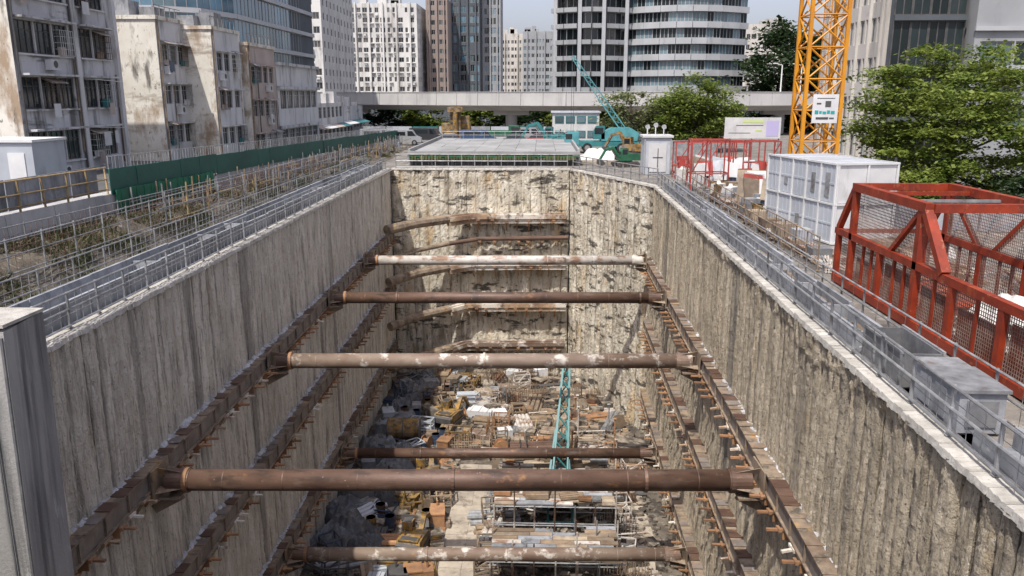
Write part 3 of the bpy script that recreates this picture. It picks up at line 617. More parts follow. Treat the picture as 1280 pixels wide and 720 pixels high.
for z in (-.6, 2.6, 5.8, 9.0, 12.2):
    MB().box(0, .62, .3, 5.85, 0, .12).put('sun_ledge', 'blk_grey', t, (.003, 0, z + 1.93 - oz)); MB().box(0, .62, 6.75, 10.45, 0, .12).put('sun_ledge', 'blk_grey', t, (.003, 0, z + 1.93 - oz))
    MB().box(0, .16, .3, 5.85, 0, .09).put('sill', 'blk_pale', t, (.003, 0, z - .12 - oz)); MB().box(0, .16, 6.75, 10.45, 0, .09).put('sill', 'blk_pale', t, (.003, 0, z - .12 - oz))
    r = random.Random(int(z * 10))
    for k in range(1 if z in (2.6, 9.0) else 0): ac_unit(t, .04, r.choice((1.2, 3.1, 4.9, 7.6, 9.4)) + r.uniform(-.3, .3), z - .85 - oz)
for y in (6.3, 11.35): MB().box(.0, .22, y - .22, y + .22, -1 - oz, 17 - oz).put('pilaster', 'blk_pale', t, (.004, 0, 0))
for y in (6.0, .18): MB().tube((.12, y, -1 - oz), (.12, y, 17 - oz), .06, n=6).put('drain_pipe', 'dark_metal', t)
for k, z in enumerate((2.2, 5.3, 8.7)):
    MB().tube((.9, 7, z + 2.3 - oz), (.9, 10.2, z + 2.2 - oz), .02, n=5).bar((.1, 7.0, z + 2.3 - oz), (.95, 7.0, z + 2.3 - oz), .03).bar((.1, 10.2, z + 2.2 - oz), (.95, 10.2, z + 2.2 - oz), .03).put('laundry_rack', 'frame_white', t)
MB().box(.75, .8, 7.3, 8.1, 3.3 - oz, 4.2 - oz).box(.86, .9, 8.5, 8.9, 3.4 - oz, 4.25 - oz).put('hanging_laundry', 'white', t)

def cage(t, y0, y1, z0, z1, seed):   # projecting rusty window cage, +X facing
    q = random.Random(seed); b = MB(); d = q.uniform(.3, .5)
    for z in np.linspace(z0, z1, 5): b.bar((d, y0, z), (d, y1, z), .025); b.bar((0, y0, z), (d, y0, z), .025); b.bar((0, y1, z), (d, y1, z), .025)
    for y in np.linspace(y0, y1, 7): b.bar((d, y, z0), (d, y, z1), .025)
    b.put('window_cage', q.choice(('galv', 'rust', 'frame_white')), t, (.003, 0, 0))
    if q.random() < .7: MB().box(.08, d - .05, y0 + .1, y0 + q.uniform(.4, .8), z0 + .01, z0 + q.uniform(.3, .6)).put('stored_box', q.choice(('white', 'blk_brown', 'teal', 'timber')), t)
    if q.random() < .6: MB().hexa([(0, y0 - .1, z1 + .25), (d + .3, y0 - .1, z1), (d + .3, y1 + .1, z1), (0, y1 + .1, z1 + .25), (0, y0 - .1, z1 + .29), (d + .3, y0 - .1, z1 + .04), (d + .3, y1 + .1, z1 + .04), (0, y1 + .1, z1 + .29)]).put('canopy', q.choice(('barrier', 'blk_brown', 'rust_pale')), t, (.004, 0, 0))
    if q.random() < .5: MB().box(d + .03, d + .06, y0 + .2, y0 + q.uniform(.5, 1.0), z0 - .5, z0 + .3).put('hanging_laundry', q.choice(('white', 'blk_brown', 'drum_blue', 'sheet_white')), t)
for k_, (y_, w_, z_) in enumerate(((.6, 1.5, 2.6), (6.95, 1.5, 2.6), (8.7, 1.5, 5.8), (2.4, 1.5, 5.8), (4.2, 1.4, 9.0), (8.7, 1.5, 9.0), (6.95, 1.5, 12.2), (.6, 1.5, 12.2))): cage(t, y_, y_ + w_, z_ - oz, z_ + 1.5 - oz, 60 + k_)
for k_, (y_, z_) in enumerate(((5.9, 3.0), (6.05, 9), (10.9, 2), (6.6, 5))): MB().tube((.09, y_, z_ - oz), (.09, y_ + .05, z_ + 6 - oz), .05, n=6).put('drain_pipe', ('waler', 'white_pipe', 'rust', 'dark_metal')[k_], t)
def unit(label, x, y0, y1, ztop, x_in, mats, cols_, ww, seed, gable_mat='blk_white', gw=8, roofbits=2):
    t = thing('tenement_block', label, 'building', (x, y0, 1)); Wd = y1 - y0; r = random.Random(seed); oz = 1; wl = []
    zf = ztop - 3.55
    while zf > -.5:
        for c_ in cols_: wl.append((c_, round(c_ + ww, 3), round(zf, 3), round(zf + 1.5, 3), 2))
        zf -= 3.15
    facade(t, (x, y0), (0, 1), Wd, -1, ztop, wl, mats, .26, 'tran', ('glass', 'glass_cur'), 'frame')
    facade(t, (x - gw, y0), (1, 0), gw, -1, ztop, [], gable_mat)
    rest(t, x - gw, x, y0, y1, -1, ztop, mats, 'wn')
    MB().box(-gw - .05, .12, -.12, Wd, ztop - 1.25, ztop - .95).put('parapet_coping', gable_mat, t, (.003, 0, 0))
    for w_ in wl:
        MB().box(0, .45, w_[0] - .1, w_[1] + .1, w_[3] + .08 - oz, w_[3] + .16 - oz).put('sun_ledge', mats, t, (.003, 0, 0))
        if r.random() < .4: cage(t, w_[0] - .05, w_[1] + .05, w_[2] - .1 - oz, w_[3] - oz, r.randint(0, 999))
        if r.random() < .3: MB().tube((.07, w_[1] + .2, -1), (.07, w_[1] + .2, w_[3] - oz), .04, n=5).put('drain_pipe', r.choice(('white_pipe', 'waler', 'dark_metal')), t)
        if r.random() < .2: ac_unit(t, .03, (w_[0] + w_[1]) / 2 + r.uniform(-.2, .2), w_[2] - .75 - oz)
    for k in range(roofbits):
        yy = r.uniform(.5, max(.6, Wd - 2)); xx = r.uniform(-5, -1.8); hh = r.uniform(.7, 1.5)
        MB().box(xx, xx + r.uniform(1, 1.8), yy, yy + r.uniform(.9, 1.8), ztop - 1.2, ztop - 1 + hh).put('roof_hut', r.choice(('blk_pale', 'barrier', 'blk_white')), t)
    for k in range(int(Wd / .9)): MB().bar((-.15, .4 + k * .9, ztop - 1), (-.15, .4 + k * .9, ztop - .15), .05).put('roof_post', 'galv_dark', t)
    MB().bar((-.15, .3, ztop - .15), (-.15, Wd - .3, ztop - .15), .05).put('roof_rail', 'galv_dark', t)
    MB().tube((.1, .2, -1), (.1, .2, ztop - 1), .07, n=6).put('drain_pipe', 'waler', t)
    return t
unit('old block with a big rust-streaked white gable wall', -30.0, 64.2, 69.5, 12.6, 0, 'blk_pale', (.7, 2.2, 3.7), 1.2, 1, gw=10)
unit('narrow old block with a mottled grimy white pier and paired windows', -27.6, 69.0, 75.4, 12.2, 0, 'blk_pale', (.9, 2.5, 4.4), 1.25, 2, gw=9)
unit('brownish old block with stained window bays between the pale block and the grey podium', -27.0, 75.7, 83.3, 11.3, 0, 'blk_brown', (.7, 2.3, 4.0, 5.7), 1.2, 3, gw=9, roofbits=3)
t = thing('podium_block', 'plain grey podium with long dark strip windows below the blue glass tower', 'building', (-27, 83.6, 1))
wl = []
for z in (1.2, 5.2):
    for k in range(6): wl.append((.8 + k * 2.3, .8 + k * 2.3 + 2.15, z, z + 1.9, 3))
facade(t, (-27, 83.6), (0, 1), 15, -1, 9.9, wl, 'blk_pale', .4, 'tran', ('glass', 'glass_cur'), 'frame')
facade(t, (-40, 83.6), (1, 0), 13, -1, 9.9, [], 'blk_pale'); rest(t, -40, -27, 83.6, 98.6, -1, 9.9, 'blk_pale', 'wn')
for z in (3.2, 7.2, 9.6): MB().box(0, .35, -.1, 15.1, z - 1, z - .7).put('ledge', 'blk_grey', t, (.003, 0, 0))
for k in range(2):
    y0 = 99.5 + k * 17; lb = ('low white shop row with an awning, past the grey podium', 'low grey shop row next to the flyover')[k]
    t = thing('shop_block', lb, 'building', (-28 - k, y0, .3)); hgt = 5.6 - k * .6
    wl = grid(16, .2, hgt, 2.7, 7, 1.5, 1.4, .8, .5, 2, seed=k)
    facade(t, (-28 - k, y0), (0, 1), 16, -1, hgt, wl, ('tower_white', 'blk_grey')[k], .25, 'tran', ('glass', 'glass_cur'), 'frame')
    facade(t, (-37, y0), (1, 0), 9 - k, -1, hgt, [], 'blk_white'); rest(t, -37, -28 - k, y0, y0 + 16, -1, hgt, 'blk_grey', 'wn')
    for q in range(4): MB().hexa([(0, q * 4 + .1, 2.5), (1.3, q * 4 + .1, 2.1), (1.3, q * 4 + 3.8, 2.1), (0, q * 4 + 3.8, 2.5), (0, q * 4 + .1, 2.58), (1.3, q * 4 + .1, 2.18), (1.3, q * 4 + 3.8, 2.18), (0, q * 4 + 3.8, 2.58)]).put('awning', random.choice(('white', 'blk_brown', 'teal')), t, (.004, 0, 0))
    for q in range(5): MB().box(-3 + q * .3, -1.5 + q * .3, q * 3, q * 3 + 1.6, hgt - .7, hgt + random.uniform(.2, 1.2)).put('roof_hut', random.choice(('blk_pale', 'white', 'barrier')), t)

# banded curtain-wall towers built on an open plan line
def banded(label, pts, z0, z1, pitch, band, seg, mat_band, glass, proud=.35, mull='frame', top=None, name='glass_tower', cap=290, nm=2, back=18, slab=None):
    pts = [Vector(p) for p in pts]; t = thing(name, label, 'building', (pts[0].x, pts[0].y, 0)); o2 = Vector((pts[0].x, pts[0].y)); cnt = 0
    # core behind the glass
    cen = Vector((sum(p.x for p in pts) / len(pts), sum(p.y for p in pts) / len(pts) + back))
    ring = [p - o2 for p in pts] + [Vector((pts[-1].x, max(pts[-1].y, pts[0].y) + back)) - o2, Vector((pts[0].x, max(pts[-1].y, pts[0].y) + back)) - o2]
    c = MB(); n = len(ring); inn = [q + (Vector((cen.x, cen.y)) - o2 - q).normalized() * .35 for q in ring]
    for i in range(n):
        j = (i + 1) % n; c.quad((*inn[i], z0), (*inn[j], z0), (*inn[j], z1), (*inn[i], z1))
    c.f.append(tuple(range(len(c.v), len(c.v) + n))); c.m.append(0); c.v += [(*q, z1) for q in inn]
    c.put('core_wall', 'tower_dark', t)
    z = z0; fl = 0
    while z < z1 - .1:
        b = MB()
        for i in range(len(pts) - 1):
            p, q = pts[i] - o2, pts[i + 1] - o2; d = (q - p).normalized(); nn = Vector((d.y, -d.x)) * proud; h0 = band * .5
            b.hexa([(*p, z), (*(p + nn), z), (*(q + nn), z), (*q, z), (*p, z + band), (*(p + nn), z + band), (*(q + nn), z + band), (*q, z + band)][::1])
        b.put('spandrel_band', mat_band, t)
        if z + pitch <= z1 + .1:
            for i in range(len(pts) - 1):
                p, q = pts[i] - o2, pts[i + 1] - o2; L_ = (q - p).length; k = max(1, round(L_ / seg)); a = math.atan2((q - p).y, (q - p).x)
                for j in range(k):
                    if cnt > cap: break
                    gl = random.choice(glass) if isinstance(glass, tuple) else glass
                    me, _ = window_mesh(round(L_ / k, 2), round(pitch - band, 2), nm, gl, mull, 'far')
                    w_ = p + (q - p) * j / k; inst('window', me, t, (w_.x, w_.y, z + band), a); cnt += 1
        z += pitch; fl += 1
    return t
def arc(x0, x1, y, bul, n): return [(x0 + (x1 - x0) * i / n, y - bul * math.sin(math.pi * i / n)) for i in range(n + 1)]
banded('tall blue glass tower rising behind the old tenements', [(-58, 93), (-44, 94), (-40, 97), (-38.3, 104), (-38, 138)], 6, 44, 3.3, .55, 2.6, 'spandrel', ('glass_blue', 'glass_blue', 'glass_office'), .3, back=.5, cap=299)
# office: banded half with curved front, and a darker half with deep balconies
banded('curved office tower with pale bands and strip glazing above the flyover', arc(17.6, 41.2, 170, 5, 8), 4.2, 48, 3.05, 1.15, 1.5, 'spandrel', ('glass_office', 'glass_office', 'glass_dark'), .5, name='office_tower', cap=299, nm=2)
t = banded('rounded tower half with stacked grey balconies joined to the office', arc(2.6, 17.2, 169, 3.2, 6), 4.2, 48, 3.05, .85, 2.4, 'tower_grey', ('glass_dark', 'glass', 'glass_cur'), 1.3, name='balcony_tower', cap=260)
for k in range(4):
    x = 2.8 + k * 4.7; MB().box(-.35, .35, -.4, .4, 4, 48).put('pier', 'spandrel', t, (x - 2.6, -3.2 * math.sin(math.pi * k / 3.1) - 1.3, 0))

def tower(label, x0, x1, y0, y1, z1, mat, pitch, cols_s, ww, wh, side=None, cols_e=4, seed=0, glass=('glass', 'glass_cur', 'glass'), fr='frame', z0=0, fins=None, name='apartment_tower', cap=290, ac=0):
    t = thing(name, label, 'building', ((x0 + x1) / 2, y0, 0)); r = random.Random(seed)
    a = grid(x1 - x0, z0 + 1, z1, pitch, cols_s, ww, wh, .8, .5, 2, seed=seed, skip=.05)
    e = []
    if side: e = grid(y1 - y0, z0 + 1, z1, pitch, cols_e, ww, wh, .8, .5, 2, seed=seed + 1)
    zz = z0 + 2
    if len(a) + len(e) > cap:   # keep the storeys in view
        lo = sorted({q[2] for q in a}); 
        while len(a) + len(e) > cap: d = lo.pop(0); a = [q for q in a if q[2] != d]; e = [q for q in e if q[2] != d]
    facade(t, (x0, y0), (1, 0), x1 - x0, z0, z1, a, mat, .22, 'far', glass, fr)
    if side == 'e': facade(t, (x1, y0), (0, 1), y1 - y0, z0, z1, e, mat, .22, 'far', glass, fr)
    if side == 'w': facade(t, (x0, y1), (0, -1), y1 - y0, z0, z1, e, mat, .22, 'far', glass, fr)
    rest(t, x0, x1, y0, y1, z0, z1, mat, ('wn' if side == 'e' else 'en' if side == 'w' else 'wen'))
    h = (x1 - x0) / 2
    for k in range(fins or 0):
        x = -h + (x1 - x0) * (k + .5) / fins; MB().box(x - .25, x + .25, -.75, -.003, z0, z1 + .3).put('fin', mat, t)
    if ac:
        for q in a:
            if r.random() < .35: MB().box(q[0] - h + ww * .2, q[0] - h + ww * .2 + .8, -.5, -.01, q[2] - .95, q[2] - .4).put('air_conditioner', r.choice(('tower_grey', 'tower_dark', 'white')), t)
            if r.random() < ac: MB().box(q[0] - h, q[0] - h + ww * 1.1, -.6, -.01, q[2] - .35, q[2] - .22).put('window_ledge', mat, t)
    for k in range(4):
        xx = r.uniform(-h, h - 3); MB().box(xx, xx + r.uniform(1.5, 3.5), 1, 4, z1 - .3, z1 + r.uniform(.8, 3)).put('roof_hut', mat, t)
    return t
tower('white apartment tower between the blue glass tower and the rounded white block', -56.5, -50.2, 190, 222, 44, 'tower_white', 3.1, 4, 1.1, 1.5, 'e', 9, 1, ac=.4)
tower('broad white apartment block with many small windows and ledges', -60.5, -39.0, 262, 285, 34.5, 'tower_white', 3.0, 11, 1.15, 1.45, 'e', 8, 2, fins=5, ac=.5, cap=299)
tower('brown stepped apartment tower beside the broad white block', -37.5, -30.5, 272, 290, 37, 'tower_brown', 3.0, 5, .9, 1.5, None, 4, 3, glass=('glass_dark', 'glass'), fins=3)
tower('dark glazed tower between the brown tower and the blue-grey tower', -32.0, -21.0, 285, 300, 52, 'tower_dark', 3.2, 7, 1.3, 2.2, None, 4, 4, glass=('glass_blue', 'glass_dark', 'glass_office'), fins=4)
tower('blue-grey ribbed high tower at the edge of the open sky', -21.5, -14.2, 292, 310, 56, 'tower_grey', 3.2, 6, .85, 2.1, 'e', 6, 5, glass=('glass_blue', 'glass_dark'), fins=3)
tower('far cream apartment slab below the open sky', -23.5, -7.5, 355, 372, 32, 'tower_cream', 2.9, 9, 1.1, 1.4, None, 4, 6, fins=3)
tower('far greenish-grey apartment slab next to the balcony tower', -7.8, 7.0, 350, 366, 32.5, 'tower_grey', 2.9, 9, 1.1, 1.5, None, 4, 7, glass=('glass_office', 'glass'), fins=4)
tower('small white far tower in front of the cream slab', -25.0, -17.5, 320, 335, 19, 'tower_white', 2.9, 5, .9, 1.4, None, 4, 8)
tower('low far cream block seen above the dark tree', 60.0, 74.0, 250, 262, 27, 'tower_cream', 3, 8, 1.1, 1.4, None, 4, 9)
# right-hand side
tower('tall pale grey ribbed apartment block beside the crane mast', 25.3, 40, 62.7, 76, 30, 'tower_cream', 2.9, 1, .85, 1.8, 'w', 11, 10, ac=.4, cap=299)
tw = bpy.data.objects[[o.name for o in col.objects if o.get('label', '').startswith('tall pale grey ribbed')][0]]
for k in range(6): MB().box(-.20, -.003, -.10, .10, 0, 30).put('fin', 'tower_cream', tw, (25.3 - 32.65, .5 + k * 2.236, 0))
banded('dark green glass block behind the spreading tree', [(25.2, 61.0), (30.3, 61.0)], 1, 34, 3.6, .35, 1.3, 'tower_dark', 'glass_dark', .15, mull='dark_metal', back=1.6, cap=240)
t = thing('concrete_block', 'plain grey concrete block with one green strip window beside the tree', 'building', (30.5, 60, 0))
facade(t, (30.5, 60), (1, 0), 26, -1, 24, [(.5 + k * 2.4, 2.8 + k * 2.4, 8.6, 10.3, 2) for k in range(9)] + [(.5 + k * 2.4, 2.8 + k * 2.4, 4.2, 5.9, 2) for k in range(9)] + [(.5 + k * 2.4, 2.8 + k * 2.4, 15.2, 17, 2) for k in range(9)], 'tower_grey', .5, 'far', ('glass_office', 'glass_dark'), 'frame')
facade(t, (30.5, 74), (0, -1), 14, -1, 24, [(1.0 + k * 2.6, 3.4 + k * 2.6, 8.6, 10.3, 2) for k in range(4)], 'tower_grey', .5, 'far', ('glass_office', 'glass_dark'), 'frame')
rest(t, 30.5, 56.5, 60, 74, -1, 24, 'tower_grey', 'en')
for z in (8.2, 11.0, 7.2): MB().box(-.1, 26, -.25, 0, z, z + .3).put('ledge', 'spandrel', t, (0, -.003, 0))

# ------------------------------------------------------------------ flyover
FP = [(-80, 176), (-36, 150), (-14, 137), (4, 130), (22, 131), (42, 138), (90, 162)]
t = thing('flyover', 'pale concrete road flyover crossing behind the building site', 'flyover', (4, 130, 0))
for i in range(len(FP) - 1):
    p, q = Vector(FP[i]) - Vector((4, 130)), Vector(FP[i + 1]) - Vector((4, 130)); d = (q - p).normalized(); n = Vector((-d.y, d.x)); Ls = (q - p).length
    prof = [(0, 5.25), (.9, 4.75), (2.2, 4.55), (3.2, 4.05), (9.5, 4.05), (10.5, 4.55), (12, 4.9), (12.4, 5.3)]
    b = MB(); k = len(prof)
    for (o_, z_) in prof: b.v += [(*(p + n * o_), z_), (*(q + n * o_), z_)]
    for j in range(k): m_ = (j + 1) % k; b.f.append((2*j, 2*j + 1, 2*m_ + 1, 2*m_)); b.m.append(0)
    b.put('girder', 'flyover', t)
    m = max(1, round(Ls / 4.2))
    for j in range(m):
        a_, c_ = p + d * (Ls * j / m + .03), p + d * (Ls * (j + 1) / m - .03)
        b = MB(); b.hexa([(*(a_ - n * .12), 4.95), (*(c_ - n * .12), 4.95), (*(c_ + n * .2), 5.2), (*(a_ + n * .2), 5.2), (*(a_ - n * .05), 7.05), (*(c_ - n * .05), 7.05), (*(c_ + n * .2), 7.05), (*(a_ + n * .2), 7.05)]); b.put('parapet_panel', 'flyover', t)
        b = MB(); b.hexa([(*(a_ + n * 12.2), 5.2), (*(c_ + n * 12.2), 5.2), (*(c_ + n * 12.5), 5.2), (*(a_ + n * 12.5), 5.2), (*(a_ + n * 12.2), 6.9), (*(c_ + n * 12.2), 6.9), (*(c_ + n * 12.5), 6.9), (*(a_ + n * 12.5), 6.9)]); b.put('parapet_panel', 'flyover', t)
    b = MB(); b.bar((*(p - n * .02), 7.1), (*(q - n * .02), 7.1), .22, .1); b.put('parapet_rail', 'flyover', t)
for x, y in ((-36, 157), (-5, 140), (20, 138), (42, 146), (62, 156)):
    MB().tube((x - 4, y - 130, 0), (x - 4, y - 130, 4.1), 1.0, n=16).box(x - 7, x - 1, y - 131.2, y - 128.8, 3.3, 4.1).put('pier', 'flyover', t)
for k, (x, y) in enumerate(((40.2, 138.8), (44.0, 140.6))):
    t = thing('street_lamp', ('white street lamp on the flyover, closer to the office tower', 'white street lamp on the flyover, closer to the tower crane')[k], 'street lamp', (x, y + 1, 5.3)); MB().tube((0, 0, 0), (0, 0, 6.2), .14, .09, n=8).put('pole', 'frame_white', t); MB().tube((0, 0, 6.15), (-1.1, -.2, 6.45), .07, n=6).put('arm', 'frame_white', t); MB().box(-1.6, -.8, -.35, -.05, 6.38, 6.52).put('lamp_head', 'white', t)

# ------------------------------------------------------------------ trees
def tree(label, x, y, z, h, rx, ry, nclump, nleaf, ls, mat, seed, low=.25, flat=.45, spread=1.0, name='tree', group=None, clump_r=None, peak=1.0):
    r = np.random.default_rng(seed); t = thing(name, label, 'tree', (x, y, z), 0, group); cz0 = h * low; ch = h - cz0
    c = []
    while len(c) < nclump:
        p = r.uniform(-1, 1, 3); p[2] = r.uniform(0, 1)
        rad = math.hypot(p[0], p[1]); lim = (math.sqrt(max(0, 1 - (abs(p[2] - .35) / .65) ** 2)) if p[2] > .35 else .72 + .8 * p[2]) ** peak
        lim *= .82 + .36 * (vnoise(np.array([math.atan2(p[1], p[0]) * 1.6 + seed]), np.array([p[2] * 4.0]))[0] + .5)
        if rad > lim or rad < lim * r.uniform(0, .75): continue
        c.append((p[0] * rx, p[1] * ry, cz0 + p[2] * ch))
    c = np.array(c); cr = (clump_r or .2 * (rx + ry) * .6) * r.uniform(.6, 1.35, len(c))
    per = nleaf // nclump
    d = r.normal(0, .5, (nclump, per, 3)); d[..., 2] *= flat
    P = (c[:, None, :] + d * cr[:, None, None]).reshape(-1, 3); n = len(P)
    P[:, 2] -= .12 * np.hypot(d[..., 0], d[..., 1]).ravel() * np.repeat(cr, per)
    a = r.uniform(0, 6.283, n); til = r.normal(0, .55, n); s = ls * r.uniform(.6, 1.4, n)
    ux = np.stack([np.cos(a), np.sin(a), til * .5], 1) * s[:, None]; vy = np.stack([-np.sin(a) * .5, np.cos(a) * .5, r.normal(0, .3, n)], 1) * s[:, None]
    V4 = np.stack([P - ux * .5, P + vy * .45, P + ux * .5, P - vy * .45], 1).reshape(-1, 3)
    inst('crown', np_mesh('crown', V4, np.arange(n * 4).reshape(-1, 4), mat), t)
    b = MB(); tr = max(.12, h * .028); b.tube((0, 0, -.2), (.1, .05, h * .45), tr, tr * .7, n=9); b.tube((.1, .05, h * .45), (.05, 0, h * .8), tr * .7, tr * .25, n=8); b.put('trunk', 'bark', t)
    b = MB()
    for k in r.choice(len(c), min(len(c), 16), replace=False):
        q = c[k]; zb = min(q[2] * .75, h * .6); st = Vector((.08, .03, max(h * .18, zb - .12 * h))); b.tube(st, q, tr * .38, tr * .1, n=5, cap=False)
    b.put('limb', 'bark', t)
    return t
tree('big spreading bright green tree beside the grey concrete block', 25.3, 51.0, 0, 9.9, 6.2, 5, 190, 52000, .26, 'leaf', 3, low=.06, flat=.24, clump_r=1.45, peak=1.15)
tree('round green tree in front of the banded office tower', 18.9, 99, 0, 8.9, 5.0, 4.0, 80, 20000, .36, 'leaf', 11, low=.14, clump_r=1.5)
tree('sparse olive tree near the teal crane in front of the balcony tower', 11.0, 101, 0, 7.9, 3.8, 3.2, 46, 4200, .42, 'leaf_mid', 12, low=.12, clump_r=1.25)
tree('small olive tree between the sparse tree and the round green tree', 14.9, 103, 0, 7.0, 3.2, 3, 40, 3600, .42, 'leaf_mid', 13, low=.1, clump_r=1.2)
tree('tall dark green tree beyond the flyover next to the office tower', 46.0, 158, 0, 20.5, 7.5, 6, 80, 8000, .95, 'leaf_dark', 14, low=.15, clump_r=2.8)
tree('second dark tree beyond the flyover behind the crane mast', 55.5, 164, 0, 18.5, 7.5, 6, 70, 6500, .95, 'leaf_dark', 15, low=.15, clump_r=2.8)
for k, (x, y, h) in enumerate(((-46, 172, 6.5), (-31, 166, 5.6), (-22, 163, 6.5), (-12, 160, 6.0), (-3, 158, 6.4), (6, 157, 5.8), (14, 158, 6.2), (24, 160, 6.5), (33, 160, 6), (44, 152, 6.2), (52, 156, 6.5), (62, 160, 6.5))):
    tree('small tree in the shade under and behind the flyover', x, y, 0, h, 5.2, 3, 30, 4200, .75, 'leaf' if k in (0, 2, 3, 5) else 'leaf_dark', 30 + k, low=.05, clump_r=1.9, group='trees under the flyover')  # mostly darker leaves, shade under the flyover put into their colour
for k, (x, y, rx, h, lb) in enumerate(((27.5, 44.5, 2.6, 2.7, 'leafy hedge bush under the big spreading tree'), (31.0, 43.0, 2.4, 2.7, 'clipped bush past the hedge bush, before the concrete block'), (21.0, 46.5, 2.2, 2.5, 'low bush beside the white site enclosure'))):
    tree(lb, x, y, 0, h, rx, 1.7, 34, 4200, .24, ('leaf_dark', 'leaf_dark', 'leaf')[k], 50 + k, low=.05, clump_r=.8, name='bush')
t = thing('dark_backing_wall', 'long dark wall added behind the trees to darken the space under the flyover', 'wall', (-60, 178, 0))
for k in range(34): MB().box(k * 4, k * 4 + 3.9, 0, .3, 0, 4.6).put('wall_segment', 'tower_dark', t)  # added dark backing, keeps bright ground from showing under the flyover
t = thing('garden_wall', 'low grey wall below the hedge bushes', 'wall', (17.5, 41.0, 0))
for k in range(9): MB().box(k * 2.2, k * 2.2 + 2.17, 0, .25, 0, 1.25).put('wall_segment', 'barrier', t, (0, -k * .22, 0), R(-5))

# ------------------------------------------------------------------ tower crane mast
t = thing('tower_crane', 'yellow lattice tower crane mast carrying a white sign', 'tower crane', (16.1, 48.5, 0)); w2 = 1.02
MB().box(-1.9, 1.9, -1.9, 1.9, 0, .5).put('footing', 'concrete', t)
for sx in (-1, 1):
    for sy in (-1, 1): MB().bar((sx * w2, sy * w2, .5), (sx * w2, sy * w2, 25), .20).put('mast_leg', 'crane_yellow', t)
def cyl(p, q, r_, nm): MB().tube(p, q, r_, n=6, cap=False).put(nm, 'crane_yellow', t)
S = 1.75
for k in range(14):
    z0, z1 = .5 + k * S, .5 + (k + 1) * S; e = .03
    for f in range(4):
        c_, s_ = ((1, 0), (0, 1), (-1, 0), (0, -1))[f]
        P_ = lambda a, z: (c_ * w2 - s_ * a, s_ * w2 + c_ * a, z)
        cyl(P_(-w2, z1), P_(w2, z1), .05, 'horizontal_brace'); cyl(P_(-w2, z0), P_(w2, z1), .055, 'diagonal_brace'); cyl(P_(w2, z0), P_(-w2, z1), .055, 'diagonal_brace')
b = MB(); 
for z in np.arange(.6, 25, .35): b.bar((-.2, -.6, z), (.2, -.6, z), .03)
b.bar((-.2, -.6, .5), (-.2, -.6, 25), .05); b.bar((.2, -.6, .5), (.2, -.6, 25), .05); b.put('ladder', 'crane_yellow', t)
sg = MB().box(-.72, .72, -1.22, -1.17, 5.15, 6.75).put('sign_board', 'white', t, (.1, 0, -.1))
MB().box(-.02, .30, -1.235, -1.222, 6.05, 6.38).box(-.5, -.25, -1.235, -1.222, 6.2, 6.28).box(-.5, .5, -1.235, -1.222, 6.52, 6.55).put('sign_emblem', 'dark_metal', sg)
b = MB(); x = -.58
for k, w_ in enumerate((.2, .14, .2, .16, .22)): b.box(x, x + w_, -1.236, -1.222, 5.66 + .02 * (k % 2), 5.86 - .03 * (k % 3)); x += w_ + .05
b.put('sign_lettering', 'print_teal', sg)
MB().box(-.5, .2, -1.236, -1.222, 5.36, 5.48).box(.26, .52, -1.236, -1.222, 5.38, 5.46).put('sign_lettering', 'dark_metal', sg)

# ------------------------------------------------------------------ white site enclosure
t = thing('site_enclosure', 'large pale panelled site enclosure standing below the crane mast', 'enclosure', (13.25, 36.3, 0), R(12)); EW, EL, EH = 2.9, 6.3, 3.62
b = MB().box(.04, EW - .04, .04, EL - .04, 0, EH - .05); b.put('core', 'galv_dark', t)
pw, ph = EL / 5, EH / 2
pm_ = MB().box(-.035, .035, .06, pw - .06, .06, ph - .06).box(-.055, -.034, pw * .33, pw * .38, .1, ph - .1).box(-.055, -.034, pw * .62, pw * .67, .1, ph - .1).box(-.06, -.034, .1, pw - .1, ph * .48, ph * .53).mesh('side_panel', 'site_white'); fm_ = MB().box(.06, EW / 2 - .06, -.035, .035, .06, ph - .06).mesh('front_panel', 'white'); rm_ = MB().box(.05, EW - .05, .05, pw - .05, -.03, .03).mesh('roof_panel', 'site_white')  # side panels toned blue-grey as their shaded side, front panels left white
for i in range(5):
    for j in range(2): inst('side_panel', pm_, t, (0, i * pw, j * ph)); inst('side_panel', pm_, t, (EW, i * pw, j * ph))
    inst('roof_panel', rm_, t, (0, i * pw, EH - .02))
for i in range(2):
    for j in range(2): inst('front_panel', fm_, t, (i * EW / 2, 0, j * ph)); inst('front_panel', fm_, t, (i * EW / 2, EL, j * ph))
for i in range(6):
    for x in (-.05, EW + .05): MB().bar((x, i * pw, 0), (x, i * pw, EH), .09).put('upright', 'white', t)
for x in (0, EW / 2, EW): MB().bar((x, -.06, 0), (x, -.06, EH), .08).put('upright', 'white', t)
for z in (.05, ph, EH):
    for x in (-.06, EW + .06): MB().bar((x, -.05, z), (x, EL + .05, z), .08).put('rail', 'white', t)
    MB().bar((-.05, -.07, z), (EW + .05, -.07, z), .08).put('rail', 'white', t)
for k, (y, z, h) in enumerate(((.5, 2.1, 1.1), (1.7, 2.2, .9), (2.9, .5, .5), (4.2, 2.3, .35))):
    MB().box(-.07, -.04, y, y + .35, z, z + h).put('vent', 'galv', t)

